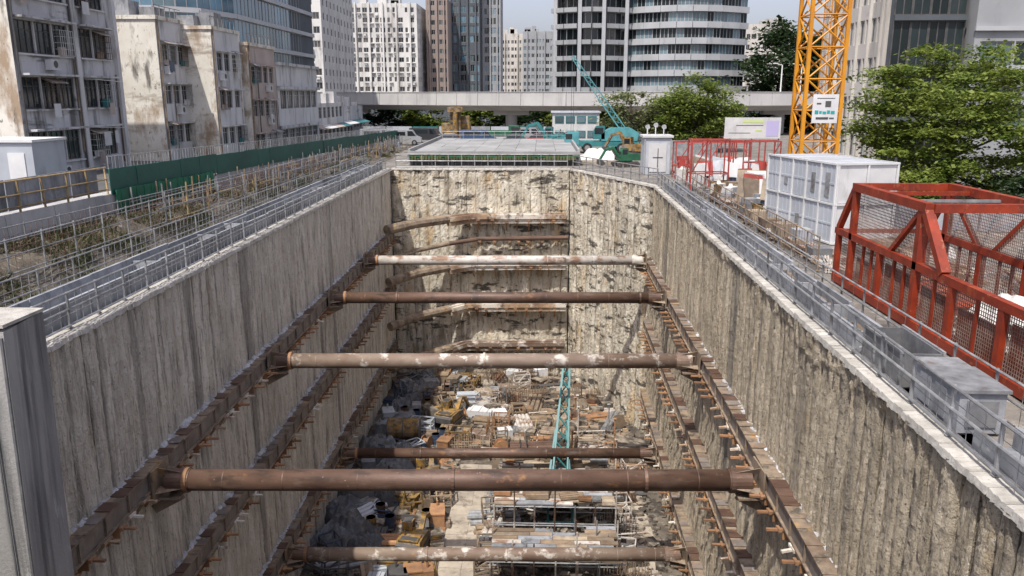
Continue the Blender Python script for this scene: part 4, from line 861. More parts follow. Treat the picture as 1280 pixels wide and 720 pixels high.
# ------------------------------------------------------------------ red steel frame
t = thing('red_steel_frame', 'big red steel truss frame with wire mesh standing beside the channel', 'steel frame', (10.8, 28.9, 0))
FW = 3.15; mz, tz = 1.86, 3.56; Ln = 19.0   # local: x across, y from 0 (far end) to -Ln
def rb(p, q, w_, h_, nm, mat='red_steel'): MB().bar(p, q, w_, h_).put(nm, mat, t)
for x in (0, FW):
    rb((x, .1, .16), (x, -Ln, .16), .22, .26, 'bottom_chord'); rb((x, .2, mz), (x, -Ln, mz), .20, .22, 'middle_chord')
    rb((x, -1.1, tz), (x, -6.45, tz), .24, .26, 'top_chord')
    rb((x, .05, mz + .1), (x, -1.1, tz - .1), .18, .2, 'slanting_leg'); rb((x, -6.35, tz - .1), (x, -7.7, mz + .1), .26, .22, 'slanting_leg')
    for y in (-1.25, -6.1): rb((x, y, .2), (x, y, tz - .1), .20, .24, 'post')
    for y in (0, -3.6, -8.2, -10.6, -13, -15.4, -17.8): rb((x, y, .2), (x, y, mz - .1), .18, .22, 'post')
    rb((x, -4.2, mz), (x, -5.95, tz - .2), .14, .14, 'diagonal'); rb((x, -1.4, tz - .2), (x, -3.4, mz), .14, .14, 'diagonal') if x else None
    for y in (-2.2, -2.9, -4.6, -5.3, -7.2, -9.4, -11.8, -14.2): rb((x + .03, y, .25), (x + .03, y, mz - .1), .08, .10, 'stud')
for y in (-1.1, -6.45): rb((.1, y, tz - .003), (FW - .1, y, tz - .003), .22, .24, 'cross_beam')
rb((.1, -2.6, tz - .05), (FW - .1, -2.6, tz - .05), .12, .12, 'cross_beam'); rb((.1, -4.4, tz - .06), (FW - .1, -4.4, tz - .06), .10, .08, 'cross_beam', 'galv')
for y in (.1, -3.6, -8.2, -13): rb((.1, y, mz - .02), (FW - .1, y, mz - .02), .14, .14, 'cross_beam') if y > 0 else rb((.1, y, .14), (FW - .1, y, .14), .14, .14, 'cross_beam')
MB().box(.12, FW - .12, -Ln, 0, .20, .26).put('floor_plate', 'red_dirty', t)
def wiremesh(x, y0, y1, z0, z1, nm='mesh_panel', s=.095):
    b = MB()
    for y in np.arange(y0, y1, s): b.bar((x, y, z0), (x, y, z1), .016)
    for z in np.arange(z0, z1, s * 1.0): b.bar((x + .012, y0, z), (x + .012, y1, z), .016)
    b.put(nm, 'mesh_wire', t)
for x in (.06, FW - .06):
    wiremesh(x, -6.0, -1.3, mz + .1, tz - .15); wiremesh(x, -6.0, -1.35, .3, mz - .1); wiremesh(x, -1.12, -.12, .3, mz - .1)
    for ya, yb in ((-8.1, -6.2), (-10.5, -8.3), (-12.9, -10.7), (-15.3, -13.1)): wiremesh(x, ya, yb, .3, mz - .1)
for k, (ya, yb) in enumerate(((-8.1, -6.2), (-10.5, -8.3), (-12.9, -10.7), (-5.9, -3.7), (-3.5, -1.4))):
    MB().box(FW * .5 - .02, FW * .5 + .02, ya + .05, yb - .05, .3, mz - random.uniform(.2, .7)).put('inner_sheet', 'red_dirty', t, (-FW * .5 + .14, 0, 0))
# sacks of pale netting in the frame
tm = thing('netting_roll', 'pale bundled netting lying inside the red steel frame', 'netting', (12.2, 18.6, .262))
vv = []; nu_, nv_ = 26, 40
for j in range(nv_ + 1):
    for i in range(nu_ + 1):
        a_ = math.pi * i / nu_; yy = 7.0 * (j / nv_ - .5); rr = .95 + .35 * vnoise(np.array([i * .5]), np.array([j * .6]))[0] + .25 * vnoise(np.array([i * 1.3]), np.array([j * 1.5]))[0]
        end = min(1, 6 * min(j, nv_ - j) / nv_ + .02); vv.append((math.cos(a_) * rr * .95, yy, math.sin(a_) * rr * 1.25 * end))
ii = [j * (nu_ + 1) + i for j in range(nv_) for i in range(nu_)]; ff = np.array([(q, q + 1, q + nu_ + 2, q + nu_ + 1) for q in ii])
inst('netting', np_mesh('netting', np.array(vv), ff, 'sheet_white'), tm)

# ------------------------------------------------------------------ machines
def wheel(t, x, y, r_, w_, nm='wheel'):
    o = MB().tube((x, y - w_ / 2, r_), (x, y + w_ / 2, r_), r_, n=16).put(nm, 'rubber', t); MB().tube((x, y - w_ / 2 - .01, r_), (x, y + w_ / 2 + .01, r_), r_ * .55, n=12).put('rim', 'galv', o)
def car(label, loc, rz, mat, kind='car', group=None):
    t = thing({'car': 'parked_car', 'van': 'parked_van', 'truck': 'parked_truck'}[kind], label, kind, loc, rz, group)
    if kind == 'car':
        MB().prism([(-2.15, .35), (2.15, .35), (2.2, .7), (1.95, .86), (1.0, .95), (-1.9, .98), (-2.2, .85)], -.85, .85).put('body', mat, t)
        MB().hexa([(-1.6, -.80, .96), (1.0, -.80, .94), (1.0, .80, .94), (-1.6, .80, .96), (-1.2, -.62, 1.47), (.25, -.62, 1.47), (.25, .62, 1.47), (-1.2, .62, 1.47)]).put('window', 'glass', t)
        MB().hexa([(-1.22, -.64, 1.465), (.27, -.64, 1.465), (.27, .64, 1.465), (-1.22, .64, 1.465), (-1.1, -.56, 1.52), (.15, -.56, 1.52), (.15, .56, 1.52), (-1.1, .56, 1.52)]).put('roof', mat, t); wb, wr, wy_ = 1.35, .32, .80
    elif kind == 'van':
        MB().prism([(-2.4, .4), (2.4, .4), (2.45, .95), (1.75, 1.25), (1.25, 2.0), (-2.4, 2.05)], -.9, .9).put('body', mat, t)
        MB().prism([(1.28, 1.25), (1.72, 1.25), (1.24, 1.9), (.6, 1.9), (.6, 1.25)], -.92, .92).put('window', 'glass', t); MB().box(-1.9, .3, -.915, .915, 1.3, 1.8).put('window', 'glass', t); wb, wr, wy_ = 1.5, .36, .85
    else:
        MB().prism([(1.6, .55), (3.2, .55), (3.25, 1.5), (2.95, 2.4), (1.6, 2.45)], -1.1, 1.1).put('cab', mat, t); MB().prism([(3.0, 1.5), (3.27, 1.5), (3.0, 2.25), (2.0, 2.25), (2.0, 1.5)], -1.12, 1.12).put('window', 'glass', t)
        MB().box(-3.4, 1.5, -1.15, 1.15, .95, 1.15).put('bed', 'dark_metal', t)
        for s in (-1, 1): MB().box(-3.4, 1.5, s * 1.15 - .04, s * 1.15 + .04, 1.15, 1.75).put('side_board', mat, t)
        wb, wr, wy_ = 2.2, .48, 1.0
    for sx in (-1, 1):
        for sy in (-1, 1): wheel(t, sx * wb, sy * wy_, wr, .24)
    for sy in (-1, 1): MB().box((2.14 if kind == 'car' else 2.38 if kind == 'van' else 3.2), (2.2 if kind == 'car' else 2.45 if kind == 'van' else 3.27), sy * .62 - .15, sy * .62 + .15, .65, .78).put('headlight', 'white', t)
    return t
def excavator(label, loc, rz, mat, scale=1, slew=.4, b1=(2.4, 3.3), st=(4.6, 1.3)):
    t = thing('excavator', label, 'excavator', loc, rz); t.scale = (scale,) * 3
    for s in (-1, 1):
        o = MB().prism([(-1.5, 0), (1.5, 0), (1.85, .3), (1.85, .5), (1.5, .8), (-1.5, .8), (-1.85, .5), (-1.85, .3)], s * 1.05 - .25, s * 1.05 + .25).put('track', 'dark_metal', t)
        for q in range(5): MB().tube((-1.2 + q * .6, s * 1.05 - .27, .38), (-1.2 + q * .6, s * 1.05 + .27, .38), .22, n=10).put('track_roller', 'rust', o)
    MB().box(-.7, .7, -.8, .8, .5, .9).put('undercarriage', 'dark_metal', t)
    MB().prism([(-1.9, .95), (1.3, .95), (1.3, 1.6), (.2, 1.85), (-1.7, 1.85), (-1.95, 1.5)], -1.2, 1.2).put('upper_body', mat, t)
    c = MB().prism([(.1, 1.5), (1.35, 1.5), (1.3, 2.3), (1.0, 2.8), (.1, 2.8)], .25, 1.18).put('cab', mat, t); MB().box(.25, 1.05, .235, 1.195, 1.9, 2.6).box(1.2, 1.33, .35, 1.08, 1.7, 2.35).put('window', 'glass', c)
    MB().box(-1.85, -.4, -1.0, 1.0, 1.852, 1.98).put('engine_cover', mat, t); MB().box(-1.7, -1.1, -.8, .8, 1.98, 2.02).put('engine_grille', 'dark_metal', t); MB().tube((-.9, .6, 1.98), (-.9, .6, 2.5), .07, n=8).put('exhaust', 'rust', t)
    MB().prism([(-2.25, .95), (-1.96, .95), (-1.96, 1.7), (-2.25, 1.55)], -1.15, 1.15).put('counterweight', 'dark_metal', t); MB().box(.0, 1.2, -1.21, -.55, 1.3, 1.66).put('tool_box', 'dark_metal', t); MB().box(.2, 1.05, .32, 1.1, 2.8, 2.83).put('cab_roof', 'dark_metal', t)
    e, k = b1, st
    MB().bar((1.0, -.35, 1.3), (e[0], -.35, e[1]), .34, .5, (0, 1, 0)).bar((e[0] - .05, -.35, e[1]), (e[0] + 1.3, -.35, e[1] - .4), .34, .45, (0, 1, 0)).put('boom', mat, t)
    MB().bar((e[0] + 1.2, -.35, e[1] - .35), (k[0], -.35, k[1]), .28, .36, (0, 1, 0)).put('stick', mat, t); MB().tube((1.3, -.35, 1.2), (e[0] + .1, -.35, e[1] - .5), .09, n=8).put('hydraulic_ram', 'galv', t)
    MB().prism([(k[0] - .4, k[1]), (k[0] + .2, k[1] + .1), (k[0] + .3, k[1] - .5), (k[0] - .3, k[1] - .8), (k[0] - .8, k[1] - .5)], -.85, .15).put('bucket', 'dark_metal', t)
    return t
def lattice(t, p, q, w0, w1, n, mat, nm_c='boom_chord', nm_l='boom_lacing', rc=.06, rl=.03):
    p, q = Vector(p), Vector(q); d = (q - p).normalized(); a = d.cross(Vector((0, 1, 0))).normalized() if abs(d.y) < .9 else d.cross(Vector((1, 0, 0))).normalized(); b_ = d.cross(a)
    def c(i, k): f = i / n; ww = (w0 + (w1 - w0) * f) / 2; s = ((1, 1), (1, -1), (-1, -1), (-1, 1))[k % 4]; return p + (q - p) * f + a * ww * s[0] + b_ * ww * s[1]
    for k in range(4): MB().bar(c(0, k), c(n, k), rc * 2).put(nm_c, mat, t)
    for i in range(n):
        for k in range(4): MB().bar(c(i, k), c(i + 1, k + 1), rl * 2).put(nm_l, mat, t)

# ------------------------------------------------------------------ site beyond the end wall
t = thing('road_deck', 'pale temporary road deck on green steel edge beams behind the end wall', 'deck', (-4.5, 80, .2))
for i in range(8):
    for j in range(6):
        MB().box(-8.1 + i * 2.02, -8.1 + i * 2.02 + 1.99, -2.0 + j * 4.3, -2.0 + j * 4.3 + 4.26, .78, 1.0 + .01 * ((i + j) % 3)).put('deck_panel', 'deck', t)
MB().box(-8.3, 8.3, -2.30, -2.05, .60, .80).put('edge_beam', 'mach_green', t); MB().box(-8.2, 8.2, -1.8, -1.75, -.2, .75).put('dark_gap_sheet', 'dark_metal', t); MB().box(-8.3, 8.3, -2.35, -2.03, .85, 1.15).put('front_kerb', 'deck', t); MB().box(-8.3, 8.3, 23.9, 24.2, -.2, .95).put('edge_beam', 'mach_green', t)  # dark sheet under the front beam stands in for the shaded gap
for i in range(9): MB().box(-8.1 + i * 2.0, -7.85 + i * 2.0, -2.2, -1.9, -.2, .45).put('stub_post', 'dark_metal', t)
for s in (-1, 1): MB().box(s * 8.2 - .1, s * 8.2 + .1, -2, 24, -.2, 1.35).put('side_kerb', 'deck', t)
b = MB()
for k in range(60): b.box(-8.2 + k * .27, -8.2 + k * .27 + .2, -2.5, -2.36, .35, .5 + random.uniform(0, .3))
b.put('planting_fringe', 'leaf_mid', t)

tag(MB().box(-3.2, 3.2, -3, 3, 0, .2).box(-3.0, 3.0, -2.8, 2.8, .2, .3).put('concrete_pad', 'slab', None, (6.2, 82, -.02)), 'pale concrete pad beside the road deck', 'pad')
t = thing('sheet_cover', 'crumpled white sheet spread over a heap beside the road deck', 'sheet', (6.0, 83.5, .28)); vv = []; n1 = 22
for j in range(n1 + 1):
    for i in range(n1 + 1):
        x, y = i / n1 - .5, j / n1 - .5; h = max(0, 1.0 * (.25 - x * x) * (.25 - y * y) * 16 * (1 + .9 * vnoise(np.array([i * .33 + 5]), np.array([j * .33]))[0]) + .12 * vnoise(np.array([i * .9]), np.array([j * .9]))[0]); vv.append((x * 4.6, y * 4.6, h))
ii = [j * (n1 + 1) + i for j in range(n1) for i in range(n1)]; inst('sheet', np_mesh('sheet', np.array(vv), np.array([(q, q + 1, q + n1 + 2, q + n1 + 1) for q in ii]), 'sheet_white'), t)

# cabin with gear on the roof
t = thing('site_cabin', 'small white site cabin with gear on its roof at the corner of the pit', 'cabin', (10.0, 70.5, 0))
MB().box(-1.15, 1.15, -1, 1.2, 0, 3.1).put('body', 'site_white', t); MB().box(-1.3, 1.3, -1.15, 1.35, 3.1, 3.28).put('roof', 'white', t)
o = MB().box(-.75, .75, -1.06, -1.003, .2, 2.6).put('door', 'white', t); MB().box(.0, .06, -1.09, -1.06, .6, 2.2).box(-.4, .45, -1.09, -1.06, 1.4, 1.46).put('door_bar', 'dark_metal', o)
for k, x in enumerate((-.8, -.1, .6)): MB().tube((x, 0, 3.28), (x, 0, 3.9 + .15 * (k % 2)), .05, n=6).tube((x, -.1, 3.95 + .15 * (k % 2)), (x + .1, .1, 4.05 + .15 * (k % 2)), .22, .1, n=12).put('dish', 'white', t)
for x in (-1.1, 1.1): MB().bar((x, -1.05, 0), (x, -1.05, 3.1), .08).put('corner_post', 'frame', t)

# teal mobile crane
t = thing('mobile_crane', 'teal mobile crane with a raised lattice boom beside the road deck', 'crane', (8.9, 96.5, 0))
MB().box(-4.4, 3.2, -1.25, 1.25, .75, 1.35).put('carrier', 'teal', t); MB().prism([(-6.0, .7), (-4.4, .7), (-4.4, 2.4), (-5.6, 2.4), (-6.05, 1.6)], -1.2, 1.2).put('driver_cab', 'teal_light', t)
MB().box(-5.95, -5.2, -1.22, 1.22, 1.6, 2.2).put('window', 'glass', t); MB().prism([(-1.8, 1.4), (2.4, 1.4), (2.6, 2.3), (1.6, 2.9), (-.6, 2.9), (-1.8, 2.2)], -1.3, 1.3).put('upper_body', 'teal_light', t)
c_ = MB().prism([(-2.7, 1.6), (-1.4, 1.6), (-1.4, 3.1), (-2.4, 3.1), (-2.8, 2.4)], -1.3, -.3).put('operator_cab', 'teal', t); MB().box(-2.6, -1.6, -1.32, -.28, 2.2, 2.9).put('window', 'glass', c_)
MB().box(1.4, 2.9, -1.2, 1.2, 1.5, 2.4).put('counterweight', 'dark_metal', t)
for x in (-5.0, -3.4, .6, 2.0):
    for s in (-1, 1): wheel(t, x, s * 1.1, .58, .34)
lattice(t, (.9, 0, 2.6), (-1.8, 0, 6.2), .6, .6, 6, 'teal_light', rc=.05, rl=.025); lattice(t, (-1.8, 0, 6.2), (-5.3, 0, 11.0), .6, .3, 9, 'teal_light', rc=.04, rl=.022)
for dx in (0, .25): MB().tube((-5.3 + dx, 0, 11), (-5.3 + dx, 0, 2.2), .02, n=4).put('hoist_rope', 'dark_metal', t)
MB().box(-5.45, -4.95, -.2, .2, 1.7, 2.3).put('hook_block', 'mach_yellow', t); MB().tube((2.3, 0, 2.8), (-1.8, 0, 6.6), .025, n=4).put('pendant_rope', 'dark_metal', t)
# teal/white site office
t = thing('site_office', 'white site office with teal window bands in front of the flyover', 'cabin', (4.6, 109, 0))
MB().box(-3.0, 3.2, 0, 5, 0, 4.3).put('body', 'white', t); MB().box(-3.2, 3.4, -.2, 5.2, 4.3, 4.5).put('roof', 'site_white', t)
for z in (1.1, 3.0):
    for k in range(4):
        o = MB().box(-2.7 + k * 1.45, -1.5 + k * 1.45, -.08, -.003, z, z + .9).put('window', 'teal', t); MB().box(-2.6 + k * 1.45, -1.6 + k * 1.45, -.1, -.08, z + .08, z + .8).put('pane', 'glass_office', o)
excavator('green excavator working near the corner cabin', (8.1, 77.2, 0), R(200), 'mach_green', .62, b1=(2.0, 2.9), st=(4.2, 1.0))
excavator('yellow and green excavator parked by the teal crane', (10.2, 88, 0), R(150), 'mach_yellow', .8)
excavator('teal excavator with a folded arm in front of the white site office', (1.8, 104.8, 0), R(170), 'teal', .95)
# yellow piling rig
t = thing('piling_rig', 'yellow piling rig with a stout mast in front of the flyover', 'piling rig', (-12.6, 123, 0))
for s in (-1, 1): MB().prism([(-2, 0), (2, 0), (2.3, .5), (2, 1), (-2, 1), (-2.3, .5)], s * 1.3 - .3, s * 1.3 + .3).put('track', 'dark_metal', t)
MB().box(-2.2, 2.0, -1.5, 1.5, 1.0, 2.5).put('body', 'mach_yellow', t); MB().box(.7, 2.0, -1.52, -.4, 2.5, 3.6).put('cab', 'mach_yellow', t)
MB().box(-.75, .75, -2.5, -1.6, .4, 5.0).put('mast', 'mach_yellow', t); MB().tube((0, -2.8, .3), (0, -2.8, 4.4), .35, n=12).put('auger', 'mach_yellow', t); MB().box(-1.1, 1.1, -3.1, -1.7, 4.2, 4.9).put('rotary_head', 'mach_yellow', t)
for k, z in enumerate((1.4, 2.6, 3.6)): MB().box(-.85, .85, -2.55, -2.5, z, z + .15).put('mast_band', 'dark_metal', t)
specs = [(-22.5, 112, 8, 'car_silver', 'van', 'silver-grey van behind the hoarding end, before the flyover'), (-18.6, 110, 5, 'car_silver', 'van', 'grey van nearer the road deck than the hoarding end'), (-16.2, 116, -8, 'car_dark', 'van', 'dark minibus left of the yellow piling rig'),
         (-8.4, 110, 3, 'car_blue', 'van', 'blue van right of the yellow piling rig'), (-6.0, 115, -4, 'mach_green', 'truck', 'green truck behind the blue van'), (-3.0, 109, 8, 'car_dark', 'car', 'black car parked behind the road deck'),
         (-.6, 112, 182, 'car_red', 'car', 'red car parked behind the road deck'), (-20.5, 119, 0, 'car_red', 'car', 'red car near the flyover pier'), (-1.9, 118, 0, 'car_silver', 'van', 'silver van behind the red and black cars'), (-12.0, 111, 4, 'car_silver', 'car', 'silver car in front of the piling rig')]
for x, y, a_, m_, k_, lb in specs: car(lb, (x, y, 0), R(a_), m_, k_)
# site hoarding boards below the flyover
for k in range(10):
    tag(MB().box(-1.95, 1.95, -.05, .05, 0, 1.9).box(-1.9, -1.8, .05, .3, 0, 1.7).box(1.8, 1.9, .05, .3, 0, 1.7).put('site_board', ('site_white', 'barrier', 'site_white', 'teal')[k % 4], None, (-30 + k * 4.05, 126 - abs(k - 5) * .1, 0)), 'plain hoarding board standing under the flyover edge', 'hoarding', 'boards under the flyover')

# banner
t = thing('banner', 'white printed banner on posts behind the red frames', 'banner', (20.6, 80, 0)); 
for x in (-2.6, 0, 2.6): MB().bar((x, .1, 0), (x, .1, 4.55), .1).put('post', 'galv', t)
o = MB().box(-2.7, 2.7, -.03, .03, 2.5, 4.5).put('sheet', 'white', t)
MB().box(-1.0, 1.0, -.045, -.032, 4.0, 4.25).box(.3, .9, -.045, -.032, 3.2, 3.35).put('print', 'print_green', o); MB().box(1.3, 2.5, -.045, -.032, 2.7, 4.2).put('print', 'print_lilac', o); MB().box(-1.6, 1.0, -.044, -.032, 3.72, 3.78).box(-2.3, -.2, -.044, -.032, 3.0, 3.05).put('print', 'dark_metal', o)
tag(MB().box(-3.4, 3.4, -.05, .05, 0, 2.2).box(-3.4, 3.4, .05, .3, 0, .3).put('site_board', 'galv', None, (14.2, 82, 0)), 'grey corrugated board behind the red frames', 'hoarding')

# red frames and clutter on the right, past the enclosure
def rack(label, x, y, wd, h, dp, seed):
    t = thing('red_gantry', label, 'gantry', (x, y, 0)); r = random.Random(seed); n = max(2, int(wd / 1.1))
    for i in range(n + 1):
        for yy in (0, dp): MB().bar((wd * i / n, yy, 0), (wd * i / n, yy, h), .09).put('post', 'red_far', t)
    for z in (h * .35, h):
        for yy in (0, dp): MB().bar((0, yy, z), (wd, yy, z), .08).put('rail', 'red_far', t)
        for i in range(n + 1): MB().bar((wd * i / n, 0, z), (wd * i / n, dp, z), .09).put('cross_rail', 'red_far', t)
    for i in range(n):
        if r.random() < .6: MB().bar((wd * i / n, 0, h * .35), (wd * (i + 1) / n, 0, h), .07).put('diagonal', 'red_far', t)
    return t
rack('red steel frame with diagonals next to the grey boards', 10.6, 57, 2.6, 3.55, 1.4, 1)
rack('red steel frame closest to the crane mast', 14.2, 60, 3.4, 3.3, 1.6, 2)
rack('long low red steel frame behind the other two', 11.0, 66, 6.0, 2.9, 1.5, 3)
r = random.Random(12)
clut = []
for k in range(130):
    x = r.uniform(11.3, 16.4) ; y = r.uniform(43.5, 68)
    if (x > 13.6 and y < 46) or (x > 14.2 and y < 51.5): continue
    kind = r.choice(('pallet', 'drum', 'board', 'tube', 'bag'))
    z = -.03
    if kind == 'pallet':
        b = MB(); [b.box(q * .2, q * .2 + .14, 0, 1, .1, .13) for q in range(5)]; [b.box(0, .95, q, q + .1, 0, .1) for q in (0, .45, .9)]
        b.box(.1, .85, .1, .9, .13, r.uniform(.4, 1.1)); o = b.put('loaded_pallet', r.choice(('timber', 'ply', 'barrier')), None, (x, y, z), r.uniform(0, 1.5)); ctag(o, 'loaded pallet in the storage yard behind the brown fence', 'pallet', 'pallets in the storage yard')
    elif kind == 'drum':
        b = MB().tube((0, 0, 0), (0, 0, .88), .29, n=14); [b.tube((0, 0, q), (0, 0, q + .04), .31, n=14) for q in (.0, .28, .58, .84)]; ctag(b.put('drum', r.choice(('red_far', 'drum_blue', 'mach_yellow', 'mach_yellow')), None, (x, y, z)), 'steel drum in the storage yard behind the brown fence', 'drum', 'drums in the storage yard')
    elif kind == 'board':
        b = MB().hexa([(0, 0, 0), (1.2, 0, 0), (1.2, .06, 0), (0, .06, 0), (0, .5, r.uniform(1.2, 2)), (1.2, .5, 1.7), (1.2, .56, 1.7), (0, .56, 1.7)]); b.bar((.2, .9, 0), (.2, .4, 1.2), .06); ctag(b.put('leaning_board', r.choice(('site_white', 'ply', 'white', 'red_far')), None, (x, y, z), r.uniform(-.6, .6)), 'board propped upright in the storage yard', 'board', 'boards in the storage yard')
    elif kind == 'tube':
        b = MB(); [b.tube((q % 4 * .12, 0, .06 + q // 4 * .11), (q % 4 * .12, 3, .06 + q // 4 * .11), .055, n=6) for q in range(12)]; [b.bar((-.08, q, 0), (-.08, q, .5), .05) for q in (.5, 2.5)]; ctag(b.put('tube_stack', r.choice(('galv', 'white_pipe', 'rust')), None, (x, y, z), r.uniform(-1.5, .5)), 'stack of scaffold tubes in the storage yard', 'tube stack', 'tube stacks in the storage yard')
    else:
        b = MB(); b.hexa([(-.45, -.45, 0), (.45, -.45, 0), (.45, .45, 0), (-.45, .45, 0), (-.38, -.4, .8), (.42, -.36, .85), (.36, .4, .8), (-.4, .38, .75)]); b.tube((0, 0, .75), (.02, .03, 1.0), .2, .1, n=8); ctag(b.put('bulk_bag', 'sheet_white', None, (x, y, z), r.uniform(0, 1)), 'bulk bag in the storage yard', 'bag', 'bags in the storage yard')
def strip_item(x, y, place):
    q = r.choice(('board', 'tube', 'sack', 'pallet')); a_ = r.uniform(-.4, .4)
    if q == 'board':
        b = MB(); [b.box(-.12 + r.uniform(-.05, .05), .12, -1.2, 1.2 + r.uniform(-.4, .4), n_ * .06, n_ * .06 + .045) for n_ in range(r.choice((3, 5, 7)))]; ctag(b.put('board_pile', r.choice(('timber', 'ply', 'waler')), None, (x, y, -.02), a_), 'pile of boards ' + place, 'boards', 'board piles ' + place)
    elif q == 'tube':
        b = MB(); [b.tube((-.2 + n_ % 4 * .11, -1.4, .055 + n_ // 4 * .1), (-.2 + n_ % 4 * .11, 1.4, .055 + n_ // 4 * .1), .052, n=6) for n_ in range(10)]; ctag(b.put('tube_stack', r.choice(('galv', 'rust', 'white_pipe')), None, (x, y, -.02), a_), 'stack of steel tubes ' + place, 'tube stack', 'tube stacks ' + place)
    elif q == 'sack':
        b = MB(); [b.hexa([(-.3, n_ * .45, 0), (.3, n_ * .45, 0), (.3, n_ * .45 + .4, 0), (-.3, n_ * .45 + .4, 0), (-.24, n_ * .45 + .05, .22), (.24, n_ * .45 + .05, .25), (.22, n_ * .45 + .36, .22), (-.25, n_ * .45 + .34, .2)]) for n_ in range(3)]; b.hexa([(-.28, .2, .2), (.28, .2, .2), (.28, .7, .2), (-.28, .7, .2), (-.2, .25, .42), (.2, .25, .42), (.2, .65, .4), (-.2, .65, .4)]); ctag(b.put('sack_pile', r.choice(('sheet_white', 'bank', 'timber')), None, (x, y, -.02), a_), 'pile of filled sacks ' + place, 'sacks', 'sack piles ' + place)
    else:
        b = MB(); [b.box(-.45 + n_ * .2, -.31 + n_ * .2, -.5, .5, .1, .13) for n_ in range(5)]; [b.box(-.45, .5, n_, n_ + .1, 0, .1) for n_ in (-.5, -.05, .4)]; b.box(-.4, .42, -.45, .42, .13, r.uniform(.3, .9)); ctag(b.put('loaded_pallet', r.choice(('timber', 'barrier', 'ply', 'galv_dark')), None, (x, y, -.02), a_), 'loaded pallet ' + place, 'pallet', 'pallets ' + place)
for k in range(34): strip_item(r.uniform(11.2, 12.0), 30.3 + k * .62, 'between the brown fence and the pale enclosure')
for k in range(22): strip_item(r.uniform(14.4, 17.5), 24.0 + k * .55, 'behind the red steel frame')
for k in range(16):
    x0 = xr(21 + k * 2.2) + 1.0; b = MB(); [b.bar((r.uniform(-.25, .2), -.9, .16 + n_ * .05), (r.uniform(-.2, .25), .9, .16 + n_ * .05), .14, .04) for n_ in range(3)]; b.box(-.3, .3, -.5, -.35, .10, .16); b.box(-.3, .3, .35, .5, .10, .16)
    ctag(b.put('board_pile', r.choice(('timber', 'waler', 'ply')), None, (x0, 21.5 + k * 2.2, .0)), 'few loose boards lying in the grey drain channel', 'boards', 'loose boards in the channel')
# white cabin on the tenement side
t = thing('site_cabin', 'pale cabin with a flat roof in front of the grimy grey tenement', 'cabin', (-25.0, 37.0, zs(37)))
MB().box(-3.2, 1.3, 0, 2.6, 0, 2.5).put('body', 'site_white', t); MB().box(-3.3, 1.4, -.1, 2.7, 2.5, 2.62).put('roof', 'white', t)
o = MB().box(-1.9, -.9, -.05, -.003, 1.0, 1.9).put('window', 'frame', t); MB().box(-1.8, -1.0, -.06, -.05, 1.08, 1.82).put('pane', 'glass', o); MB().box(.1, .9, -.05, -.003, .05, 2.0).put('door', 'white', t)

# ------------------------------------------------------------------ pit bottom
r = random.Random(21)
# pale concrete path slabs set in the floor
for i in range(2):
    for j in range(14):
        inst('slab', MB().box(-.658, .658, -.592, .592, -.1, .05 + r.uniform(0, .03)).mesh('slab', 'slab'), floor, (-4.98 + i * 1.33, 37.5 + j * 1.2, ZF), r.uniform(-.02, .02))
for j in range(8): inst('slab', MB().box(-.85, .85, -1.2, 1.2, -.1, .04 + r.uniform(0, .05)).mesh('slab', 'slab'), floor, (6.15 + r.uniform(-.1, .1), 39 + j * 2.6, ZF), r.uniform(-.05, .05))
# rubble
nb = 7500; px_ = rng.uniform(-12.8, 7.6, nb); py_ = rng.uniform(38, 73, nb)
ok = ~((px_ > -5.8) & (px_ < -2.8) & (py_ < 55)); px_, py_ = px_[ok], py_[ok]; nb = len(px_)
ss = np.exp(rng.normal(-2.35, .6, nb)); base = np.array([(-1, -1, -.6), (1, -1, -.6), (1, 1, -.6), (-1, 1, -.6), (-1, -1, .7), (1, -1, .7), (1, 1, .7), (-1, 1, .7)])
vv = base[None] * ss[:, None, None] * rng.uniform(.45, 1.3, (nb, 1, 3)) * rng.uniform(.7, 1.3, (nb, 8, 3)); an = rng.uniform(0, 6.28, nb); c_, s_ = np.cos(an)[:, None], np.sin(an)[:, None]
X_ = vv[..., 0] * c_ - vv[..., 1] * s_ + px_[:, None]; Y_ = vv[..., 0] * s_ + vv[..., 1] * c_ + py_[:, None]; Z_ = vv[..., 2] + ss[:, None] * .4 + ZF
fc = np.array([(3, 2, 1, 0), (4, 5, 6, 7), (0, 1, 5, 4), (1, 2, 6, 5), (2, 3, 7, 6), (3, 0, 4, 7)])
o = inst('rubble', np_mesh('rubble', np.stack([X_, Y_, Z_], -1).reshape(-1, 3), (np.arange(nb)[:, None, None] * 8 + fc[None]).reshape(-1, 4), 'rubble')); struct(o, 'stuff'); tag(o, 'broken concrete rubble strewn over the pit floor', 'rubble')

def put_stack(x, y, rz, n, L, mat, nm, label, cat, group, wd=.22, th=.06, z=ZF + .02, jit=.12):
    t = thing(nm, CW[mat] + ' ' + label, cat, (x, y, z), rz, group); me = MB().box(-L / 2, L / 2, -wd / 2, wd / 2, 0, th).mesh('plank', mat)
    for k in range(n):
        row, c = divmod(k, 5); inst('plank', me, t, (r.uniform(-jit, jit), (c - 2) * (wd + .02) + r.uniform(-.02, .02), row * (th + .01)), r.uniform(-.05, .05))
    return t
G1 = 'timber stacks on the pit floor'
used = []
def spot(x0, x1, y0, y1, rad):
    for _ in range(60):
        x, y = r.uniform(x0, x1), r.uniform(y0, y1)
        if all((x - a) ** 2 + (y - b_) ** 2 > (rad + c) ** 2 for a, b_, c in used): used.append((x, y, rad)); return x, y
    return r.uniform(x0, x1), r.uniform(y0, y1)
used += [(1.2, 47.5, 2.2), (-7.2, 61, 2.2), (-7.6, 50.5, 2.2), (-10.4, 57.5, 1.6), (-7.3, 42.4, 2)]
